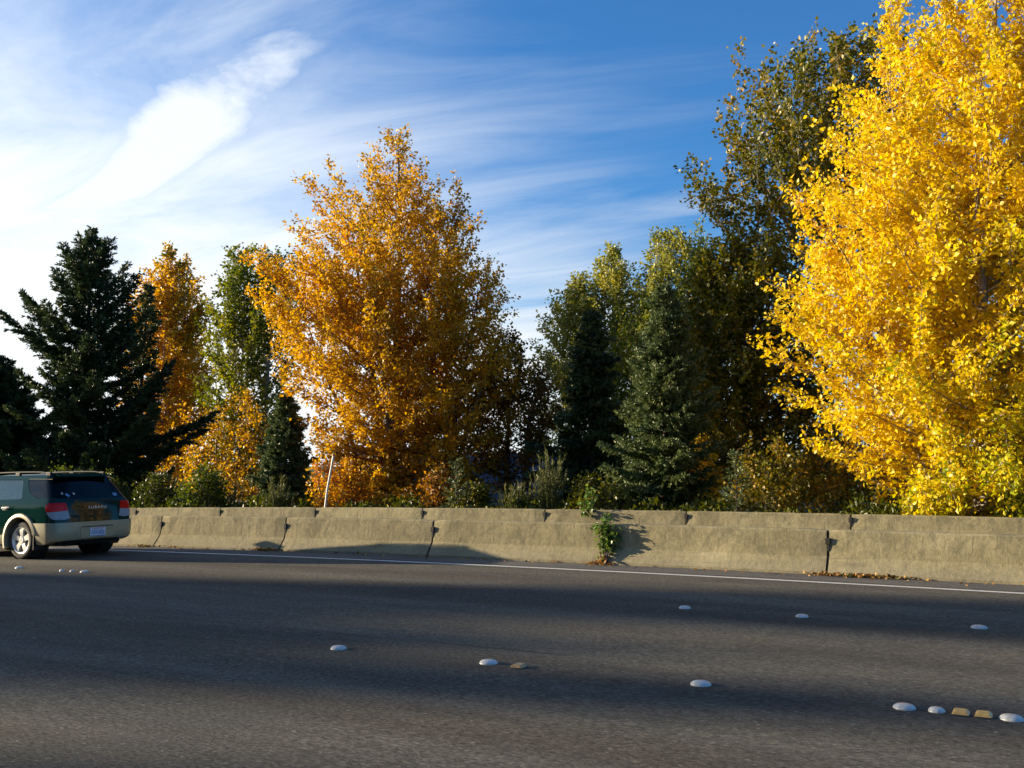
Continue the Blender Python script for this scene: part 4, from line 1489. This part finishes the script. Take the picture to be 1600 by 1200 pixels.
        add_box(bm, (-WB - 0.375, *sorted((s * 0.66,))[:1], 0.16) if s > 0 else (-WB - 0.375, -0.85, 0.16), (-WB - 0.36, 0.85 if s > 0 else -0.66, 0.40), 0.004)
        bm_obj('mud_flap', bm, M['car_black'], root)
        # door handles
        for hx in (-0.86, 0.06):
            yw = flank_w(hx, 0.845)
            bm = bmesh.new()
            add_box(bm, (hx - 0.085, min(s * (yw - 0.004), s * (yw + 0.004)), 0.815), (hx + 0.085, max(s * (yw - 0.004), s * (yw + 0.004)), 0.875), 0.003)
            dk = bm_obj('handle_cup', bm, M['car_black'], root)
            bm = bmesh.new()
            add_box(bm, (hx - 0.075, min(s * (yw + 0.012), s * (yw + 0.032)), 0.838), (hx + 0.075, max(s * (yw + 0.012), s * (yw + 0.032)), 0.862), 0.008)
            bm_obj('door_handle', bm, M['chrome'], root)
        # roof rail: a low bar on feet
        pts = []
        for i in range(15):
            t = i / 14
            x = -1.62 + 1.72 * t
            lift = 0.052 * min(1, t / 0.09, (1 - t) / 0.09)
            pts.append((x, s * 0.535, 1.392 + lift + 0.012 * math.sin(math.pi * t)))
        rl = tube_obj('roof_rail', [(np.array(pts), np.full(15, 0.016))], M['rail'], root, 8)
        for fx in (-1.57, -0.76, 0.05):
            bm = bmesh.new()
            add_box(bm, (fx - 0.06, min(s * 0.515, s * 0.555), 1.375), (fx + 0.06, max(s * 0.515, s * 0.555), 1.45), 0.014)
            bm_obj('rail_foot', bm, M['rail'], rl)
        # mirrors
        bm = bmesh.new()
        add_box(bm, (0.66, min(s * 0.79, s * 0.98), 0.96), (0.78, max(s * 0.79, s * 0.98), 1.09), 0.03)
        bm_obj('door_mirror', bm, M['car_green'], root, True, 40)
        # tail lamps: red above, clear below, wrapped round the corner
        red = [(s * 0.92, 0.945), (s * 0.555, 0.945), (s * 0.530, 0.845), (s * 0.525, 0.80), (s * 0.92, 0.775)]
        clr = [(s * 0.92, 0.775), (s * 0.525, 0.80), (s * 0.49, 0.672), (s * 0.60, 0.650), (s * 0.84, 0.665), (s * 0.92, 0.72)]
        wrap_r = prism_bm([(-2.3, 0.95), (-1.93, 0.95), (-1.885, 0.88), (-1.90, 0.80), (-1.94, 0.77), (-2.3, 0.77)], 1, -1, 1)
        wrap_c = prism_bm([(-2.3, 0.80), (-1.90, 0.80), (-1.97, 0.70), (-2.02, 0.65), (-2.3, 0.64)], 1, -1, 1)
        tl = carve('tail_light', loft(0.62, 0.93, 0.010), [('INTERSECT', prism_bm(red, 0, -2.4, -1.8)), ('INTERSECT', wrap_r)], M['lamp_red'], root, True, 40)
        carve('reverse_lens', loft(0.62, 0.93, 0.008), [('INTERSECT', prism_bm(clr, 0, -2.4, -1.8)), ('INTERSECT', wrap_c)], M['lamp_clear'], tl, True, 40)
        # headlamps
        hl = [(s * 0.86, 0.74), (s * 0.45, 0.74), (s * 0.42, 0.62), (s * 0.86, 0.60)]
        carve('headlight', loft(0.56, 0.80, 0.008), [('INTERSECT', prism_bm(hl, 0, 1.7, 2.5))], M['lamp_clear'], root, True, 40)
    # roof spoiler lip
    bm = bmesh.new()
    add_prism(bm, [(-1.80, 1.372), (-1.79, 1.392), (-1.60, 1.424), (-1.55, 1.412), (-1.60, 1.385)], 1, -0.52, 0.52)
    bm_obj('roof_spoiler', bm, M['car_green'], root)
    # exhaust, sump, axle
    ex = tube_obj('exhaust_pipe', [(np.array([(-1.5, 0.30, 0.24), (-1.9, 0.30, 0.24), (-2.08, 0.30, 0.235)]), np.full(3, 0.032))], M['steel'], root, 10)
    bm = bmesh.new()
    add_box(bm, (-1.98, 0.12, 0.20), (-1.62, 0.52, 0.31), 0.05)
    bm_obj('muffler', bm, M['car_under'], root, True, 40)
    bm = bmesh.new()
    add_box(bm, (-1.95, -0.62, 0.21), (1.9, 0.62, 0.27), 0.02)
    bm_obj('underbody', bm, M['car_under'], root)
    # seats seen through the windows
    for (sx, sy) in ((-0.75, 0.36), (-0.75, -0.36), (0.18, 0.36), (0.18, -0.36)):
        bm = bmesh.new()
        add_prism(bm, round_poly([(sx - 0.30, 1.06), (sx - 0.20, 1.07), (sx + 0.02, 0.62), (sx + 0.42, 0.66), (sx + 0.42, 0.52), (sx - 0.16, 0.52)], 0.05), 1, sy - 0.25, sy + 0.25)
        st = bm_obj('seat', bm, M['seat_cloth'], root, True, 40)
        bm = bmesh.new()
        add_box(bm, (sx - 0.33, sy - 0.12, 1.09), (sx - 0.23, sy + 0.12, 1.24), 0.035)
        bm_obj('headrest', bm, M['seat_cloth'], st, True, 40)
    # pale belt and trim behind the quarter light
    for s in (1, -1):
        bm = bmesh.new()
        add_prism(bm, [(-1.70, 1.29), (-1.64, 1.29), (-1.54, 1.02), (-1.60, 1.02)], 1, *sorted((s * 0.52, s * 0.535)))
        bm_obj('pillar_belt', bm, M['skin'], root)
    bm = bmesh.new()
    add_box(bm, (-1.95, -0.70, 0.90), (-1.10, 0.70, 0.915))
    bm_obj('parcel_cover', bm, M['car_black'], root)
    # steering wheel side driver's head restraint is enough; no person is visible
    return root


def whl(root, x, s):
    zc = 0.316
    bm = bmesh.new()
    lathe(bm, [(0.02, s * 0.66), (0.21, s * 0.66), (0.21, s * 0.69), (0.02, s * 0.69)], n=32, c=(x, 0, zc))
    w = bm_obj('wheel', bm, M['car_under'], root, True, 40)              # brake disc and hub carry tyre and rim
    bm = bmesh.new()
    prof = [(0.215, 0.62), (0.255, 0.615), (0.300, 0.622), (0.314, 0.64), (0.317, 0.68), (0.317, 0.76), (0.314, 0.80), (0.300, 0.818), (0.265, 0.826), (0.232, 0.822), (0.222, 0.812), (0.215, 0.62)]
    lathe(bm, [(r, s * a) for r, a in prof], n=48, c=(x, 0, zc))
    bm_obj('tyre', bm, M['tyre'], w, True, 40)
    bm = bmesh.new()
    lathe(bm, [(0.226, s * 0.815), (0.222, s * 0.825), (0.212, s * 0.822), (0.196, s * 0.80), (0.19, s * 0.68), (0.19, s * 0.64), (0.215, s * 0.64), (0.222, s * 0.80), (0.226, s * 0.815)], n=48, c=(x, 0, zc))
    # five broad spokes and the hub
    lathe(bm, [(0.012, s * 0.812), (0.055, s * 0.812), (0.066, s * 0.800), (0.068, s * 0.74)], n=24, c=(x, 0, zc))
    for k in range(5):
        t = R_(90 + 72 * k)
        ca, sa = math.cos(t), math.sin(t)
        def p(r, u, y):
            return bm.verts.new((x + r * ca - u * sa, s * y, zc + r * sa + u * ca))
        A = [p(0.05, -0.034, 0.80), p(0.05, 0.034, 0.80), p(0.05, 0.034, 0.75), p(0.05, -0.034, 0.75)]
        B = [p(0.13, -0.040, 0.812), p(0.13, 0.040, 0.812), p(0.13, 0.036, 0.76), p(0.13, -0.036, 0.76)]
        C = [p(0.205, -0.058, 0.808), p(0.205, 0.058, 0.808), p(0.205, 0.05, 0.76), p(0.205, -0.05, 0.76)]
        for P_, Q_ in ((A, B), (B, C)):
            for i in range(4):
                j = (i + 1) % 4
                bm.faces.new((P_[i], P_[j], Q_[j], Q_[i]))
    bm_obj('rim', bm, M['alloy'], w, True, 35)


CAR_X, CAR_Y, CAR_S = -16.13, 11.29, 0.985
build_car()

# ---------------------------------------------------------------- raised markers on the lane lines
def round_dot(x, y, r, m, label):
    bm = bmesh.new()
    lathe(bm, [(r * 1.04, -0.004), (r * 1.04, 0.003), (r, 0.006), (r * 0.93, 0.012), (r * 0.75, 0.019), (r * 0.45, 0.023), (0.004, 0.024)], axis_y=False, n=28)
    o = bm_obj('lane_dot', bm, m, None, True)
    o.location = (x, y, g(x) + 0.014)
    tag(o, label, 'road marker', 'raised markers along the lane lines')


def square_marker(x, y, m, label, yaw=0.0):
    root = empty('lane_reflector', (x, y, g(x) + 0.012), label, 'road marker', 'raised markers along the lane lines', rot=(0, 0, yaw))
    bm = bmesh.new()
    A = [bm.verts.new(p) for p in ((-0.05, -0.052, 0), (0.05, -0.052, 0), (0.05, 0.052, 0), (-0.05, 0.052, 0))]
    B = [bm.verts.new(p) for p in ((-0.032, -0.048, 0.021), (0.032, -0.048, 0.021), (0.032, 0.048, 0.021), (-0.032, 0.048, 0.021))]
    bm.faces.new(A[::-1])
    bm.faces.new(B)
    for i in range(4):
        bm.faces.new((A[i], A[(i + 1) % 4], B[(i + 1) % 4], B[i]))
    bmesh.ops.bevel(bm, geom=bm.edges[:], offset=0.003, segments=2, affect='EDGES')
    bm_obj('reflector_body', bm, m, root)
    bm = bmesh.new()
    lathe(bm, [(0.075, 0.0), (0.070, 0.004), (0.01, 0.005)], axis_y=False, n=18)
    bm_obj('glue_pad', bm, M['bitumen'], root)


round_dot(-13.46, 9.47, 0.055, M['dot_white'], 'small white lane dot just behind the rear wheel of the green wagon')
round_dot(-11.95, 9.42, 0.060, M['dot_white'], 'white lane dot right of the smaller dots behind the green wagon')
round_dot(-12.42, 9.41, 0.034, M['dot_white'], 'tiny lane dot, left of a close pair behind the green wagon')
round_dot(-12.20, 9.41, 0.032, M['dot_white'], 'tiny lane dot, right of a close pair behind the green wagon')
round_dot(-4.943, 6.27, 0.062, M['dot_white'], 'lone white lane dot left of centre in the shaded road')
round_dot(-3.605, 6.32, 0.066, M['dot_white'], 'white lane dot beside the tan reflector near the centre of the road')
square_marker(-3.345, 6.30, M['dot_brown'], 'worn tan reflector just right of a white lane dot, mid road')
round_dot(-2.021, 6.36, 0.066, M['dot_white'], 'white lane dot on the dark shadow band right of centre')
round_dot(-3.197, 9.58, 0.058, M['dot_white'], 'leftmost white dot of the far lane line, right half of the road')
round_dot(-2.041, 9.56, 0.058, M['dot_white'], 'middle white dot of the far lane line, right half of the road')
round_dot(-0.531, 9.65, 0.066, M['dot_white'], 'rightmost white dot of the far lane line near the edge of the photo')
round_dot(-0.767, 6.33, 0.062, M['dot_white'], 'white lane dot at the left end of the close row at lower right')
round_dot(-0.590, 6.335, 0.046, M['dot_white'], 'small white lane dot second from the left in the close row at lower right')
square_marker(-0.462, 6.345, M['dot_tan'], 'tan reflector next to the small white dot in the close row at lower right')
square_marker(-0.343, 6.350, M['dot_tan'], 'tan reflector next to the big white dot at the right end of the close row')
round_dot(-0.200, 6.345, 0.062, M['dot_white'], 'big white lane dot at the right end of the close row at lower right')


# ---------------------------------------------------------------- climbing plant on the front barrier, weeds, litter leaves
def leafy(name, x, y, z0, label, cat, clusters, lm, seed, leaf=(0.05, 0.08), tint=(0.5, 0.2), stems=None, group=None, stem_m='bark', droop=0.5):
    rng = np.random.default_rng(seed)
    root = empty(name, (x, y, z0), label, cat, group)
    if stems:
        tube_obj('stem', stems, M[stem_m], root, 5)
    P_, T_ = [], []
    for (cx, cy, cz, sx, sy, sz, n, dt) in clusters:
        p = rng.normal(size=(n, 3)) * np.array([sx, sy, sz]) + np.array([cx, cy, cz])
        p[:, 2] = np.maximum(p[:, 2], 0.015)
        P_.append(p)
        T_.append(tint[0] + dt + rng.normal(size=n) * tint[1])
    P_ = np.concatenate(P_)
    T_ = np.concatenate(T_)
    out = rnd_unit(rng, len(P_)) * 0.5 + np.array([-0.2, -0.8, 0.1])
    leaves_mesh('leaves', P_, out, rng.uniform(*leaf, len(P_)), T_, M[lm], root, rng, droop=droop, aspect=0.8)
    return root


px_ = -14.893 + 3 * SEG
st = []
for k, (a, b_) in enumerate(((-0.10, 0.72), (0.06, 0.60), (0.16, 0.52), (-0.02, 0.66))):
    st.append((np.array([(0.0, -0.03, 0.0), (0.02 + a * 0.3, -0.03, 0.14), (a * 0.8, 0.07, 0.34), (a, 0.10, b_)]), np.array([0.016, 0.013, 0.010, 0.004])))
st.append((np.array([(0, -0.02, 0), (-0.05, -0.05, 0.1), (-0.08, -0.02, 0.22)]), np.array([0.012, 0.01, 0.004])))
leafy('climbing_plant', px_ - 0.02, 13.28, g(px_), 'leafy climbing plant growing out of a joint of the front barrier', 'plant',
      [(-0.04, 0.07, 0.30, 0.05, 0.03, 0.07, 90, -0.1), (0.05, 0.08, 0.38, 0.06, 0.03, 0.07, 110, 0.0), (-0.08, 0.10, 0.46, 0.06, 0.03, 0.06, 70, 0), (0.12, 0.10, 0.44, 0.05, 0.03, 0.06, 60, 0.1),
       (-0.05, 0.13, 0.57, 0.05, 0.03, 0.05, 45, 0), (-0.16, 0.12, 0.55, 0.06, 0.03, 0.03, 22, 0), (-0.02, 0.15, 0.66, 0.04, 0.04, 0.04, 30, 0), (0.04, 0.04, 0.22, 0.05, 0.03, 0.05, 45, 0.2), (-0.02, 0.0, 0.10, 0.05, 0.03, 0.05, 50, 0.6)],
      'leaf_ivy', 201, (0.04, 0.075), (0.42, 0.2), st)
leafy('climbing_plant', -8.25, 18.62, g(-8.25), 'leafy shoots rising over the back barrier above the climbing plant', 'plant',
      [(0, 0.05, 0.64, 0.08, 0.06, 0.10, 70, -0.1), (0.03, 0.08, 0.84, 0.07, 0.06, 0.10, 50, 0.05), (-0.02, -0.10, 0.50, 0.05, 0.03, 0.06, 36, -0.1)], 'leaf_ivy', 202, (0.06, 0.10), (0.5, 0.2),
      [(np.array([(0, 0.3, 0), (0.0, 0.22, 0.5), (0.02, 0.1, 0.95)]), np.array([0.015, 0.012, 0.005]))])


def weed(x, y, w, label, seed, green=0.5, n=90, h=0.12):
    rng = np.random.default_rng(seed)
    root = empty('weed_tuft', (x, y, g(x) + 0.012), label, 'weed', 'weeds along the foot of the front barrier')
    P_ = np.stack([rng.normal(size=n) * w * 0.5, rng.normal(size=n) * 0.035, np.zeros(n)], 1)
    D_ = rng.normal(size=(n, 3)) * np.array([0.7, 0.5, 0.25]) + np.array([0, -0.2, 0.7])
    D_ /= np.linalg.norm(D_, axis=1)[:, None]
    s = np.cross(D_, rnd_unit(rng, n))
    s /= np.linalg.norm(s, axis=1)[:, None]
    L = rng.uniform(0.35, 1.0, n)[:, None] * h
    wd = 0.008
    V = np.stack([P_ - s * wd * 0.4, P_ + s * wd * 0.4, P_ + D_ * L * 0.55 + s * wd, P_ + D_ * L + np.array([0, 0, -0.2]) * L], 1).reshape(-1, 3)
    mesh_np('blades', V, np.arange(n * 4), 4, M['broom'] if green > 0.4 else M['dry'], root, attr=rng.uniform(0, 1, n))
    m_ = n // 2
    lp = np.stack([rng.normal(size=m_) * w * 0.75, rng.normal(size=m_) * 0.05 - 0.03, rng.uniform(0.004, 0.03, m_)], 1)
    leaves_mesh('dead_leaves', lp, rnd_unit(rng, m_) * np.array([1, 1, 0.15]), rng.uniform(0.03, 0.06, m_), rng.uniform(0, 1, m_), M['dry'], root, rng, droop=0.05)


weed(-15.12, 13.22, 0.14, 'small weed in the barrier joint nearest the green wagon', 211, 0.5, 60, 0.08)
weed(-12.05, 13.20, 0.22, 'dry brown weed tuft with a green sprig at the second joint from the wagon', 212, 0.3, 150, 0.08)
weed(-11.98, 13.24, 0.10, 'green sprig on the dry weed tuft at the second joint from the wagon', 215, 0.6, 50, 0.11)
weed(-5.72, 13.19, 0.18, 'dry leaf litter at the foot of the climbing plant', 213, 0.3, 70, 0.08)
weed(-2.10, 13.20, 0.28, 'low green weed right of the darkest barrier joint', 214, 0.6, 160, 0.085)
weed(-1.72, 13.20, 0.20, 'low weed at the right end of the litter along the barrier foot', 216, 0.6, 110, 0.075)
weed(-2.55, 13.20, 0.16, 'russet leaf litter packed under the darkest barrier joint', 217, 0.3, 70, 0.07)


def litter():
    rng = np.random.default_rng(300)
    n = 260
    x = rng.uniform(-16, 2.5, n)
    y = 13.22 - np.abs(rng.normal(size=n)) * 0.16
    keep = y > 12.5
    x, y = x[keep], y[keep]
    z = np.array([g(a) for a in x]) + 0.018
    n = len(x)
    o = leaves_mesh('leaves_litter', np.stack([x, y, z], 1), rnd_unit(rng, n) * np.array([1, 1, 0.06]), rng.uniform(0.025, 0.06, n), rng.uniform(0, 1, n), M['dry'], None, rng, droop=0.0)
    tag(o, 'fallen leaves scattered along the foot of the front barrier', 'leaves', kind='stuff')


litter()

# leaning white pole behind the back barrier
M['pole_white'] = mat('white_pole_paint', (0.72, 0.70, 0.64), 0.5, var=0.12, scale=6)
pr = empty('marker_pole', (-15.48, 18.98, g(-15.4)), 'thin white pole leaning to the right behind the back barrier', 'pole')
tube_obj('shaft', [(np.array([(-0.02, 0, -0.05), (0.10, 0.0, 0.95), (0.28, 0.0, 1.78)]), np.array([0.030, 0.027, 0.024]))], M['pole_white'], pr, 10)
tube_obj('collar', [(np.array([(0.245, 0, 1.60), (0.272, 0, 1.74)]), np.array([0.032, 0.032]))], M['pole_white'], pr, 10)
tube_obj('tip', [(np.array([(0.28, 0, 1.78), (0.30, 0, 1.90)]), np.array([0.018, 0.012]))], M['steel'], pr, 8)


# ---------------------------------------------------------------- the house glimpsed between the trees
M['roof_metal'] = mat('blue_black_metal_roof', (0.035, 0.045, 0.070), 0.45, spec=0.4, var=0.15, scale=2)
M['siding'] = mat('white_painted_siding', (0.70, 0.70, 0.68), 0.7, var=0.08, scale=3)
M['house_dark'] = mat('dark_house_trim', (0.03, 0.03, 0.032), 0.7)
M['window_glass'] = mat('dark_house_glass', (0.02, 0.025, 0.03), 0.08, spec=0.6)


def house():
    X, Y = -30.2, 56.0
    z0 = gz(X, Y)
    root = empty('house', (X, Y, z0), 'low house with a dark blue metal roof glimpsed between orange tree and black fir', 'house', None, rot=(0, 0, R_(28)))
    L, Wd, eave, ridge = 6.5, 3.6, 3.2, 5.75
    zr = ridge
    bm = bmesh.new()
    add_box(bm, (-L, -Wd, -0.5), (L, Wd, eave - 0.02))
    bm_obj('wall', bm, M['siding'], root)
    gb = bmesh.new()
    add_prism(gb, [(-Wd, eave), (Wd, eave), (0, zr - 0.1)], 0, -L + 0.02, L - 0.02)
    bm_obj('gable', gb, M['siding'], root)
    rf = None
    bm = bmesh.new()
    o = 0.55
    ez = eave - (zr - eave) * o / Wd
    add_prism(bm, [(-Wd - o, ez), (0, zr), (Wd + o, ez), (Wd + o, ez + 0.14), (0, zr + 0.14), (-Wd - o, ez + 0.14)], 0, -L - 0.5, L + 0.5)
    rf = bm_obj('roof', bm, M['roof_metal'], root)
    sl_ = math.hypot(Wd + o, zr - ez)
    for k in range(27):
        x = -L - 0.45 + k * (2 * L + 0.9) / 26
        bm = bmesh.new()
        for s in (-1, 1):
            A = [(x - 0.03, s * (Wd + o), ez + 0.14), (x + 0.03, s * (Wd + o), ez + 0.14), (x + 0.03, s * 0.02, zr + 0.14), (x - 0.03, s * 0.02, zr + 0.14)]
            lo = [bm.verts.new(p) for p in A]
            hi = [bm.verts.new((p[0], p[1], p[2] + 0.06)) for p in A]
            bm.faces.new(lo[::-1])
            bm.faces.new(hi)
            for i in range(4):
                bm.faces.new((lo[i], lo[(i + 1) % 4], hi[(i + 1) % 4], hi[i]))
        bm_obj('standing_seam', bm, M['roof_metal'], rf)
    # chimney pipe on the roof
    bm = bmesh.new()
    add_box(bm, (1.85, -0.25, zr - 0.2), (2.35, 0.25, zr + 1.15), 0.02)
    add_box(bm, (1.78, -0.32, zr + 1.15), (2.42, 0.32, zr + 1.24), 0.02)
    bm_obj('chimney', bm, M['house_dark'], rf)
    # white skylight box on the roof slope, windows on the near wall
    for x in (1.0,):
        bm = bmesh.new()
        t = 0.45
        yy, zz_ = -(Wd + o) * t, zr - (zr - ez) * t
        add_box(bm, (x, yy - 0.4, zz_ + 0.02), (x + 0.8, yy + 0.3, zz_ + 0.36), 0.02)
        bm_obj('skylight', bm, M['siding'], rf)
    for x in (-4.4, -1.6, 1.2, 4.0):
        bm = bmesh.new()
        add_box(bm, (x - 0.62, -Wd - 0.06, 1.0), (x + 0.62, -Wd + 0.02, 2.6), 0.02)
        fr = bm_obj('window', bm, M['house_dark'], root)
        bm = bmesh.new()
        add_box(bm, (x - 0.52, -Wd - 0.075, 1.1), (x - 0.03, -Wd - 0.055, 2.5))
        add_box(bm, (x + 0.03, -Wd - 0.075, 1.1), (x + 0.52, -Wd - 0.055, 2.5))
        bm_obj('pane', bm, M['window_glass'], fr)


house()
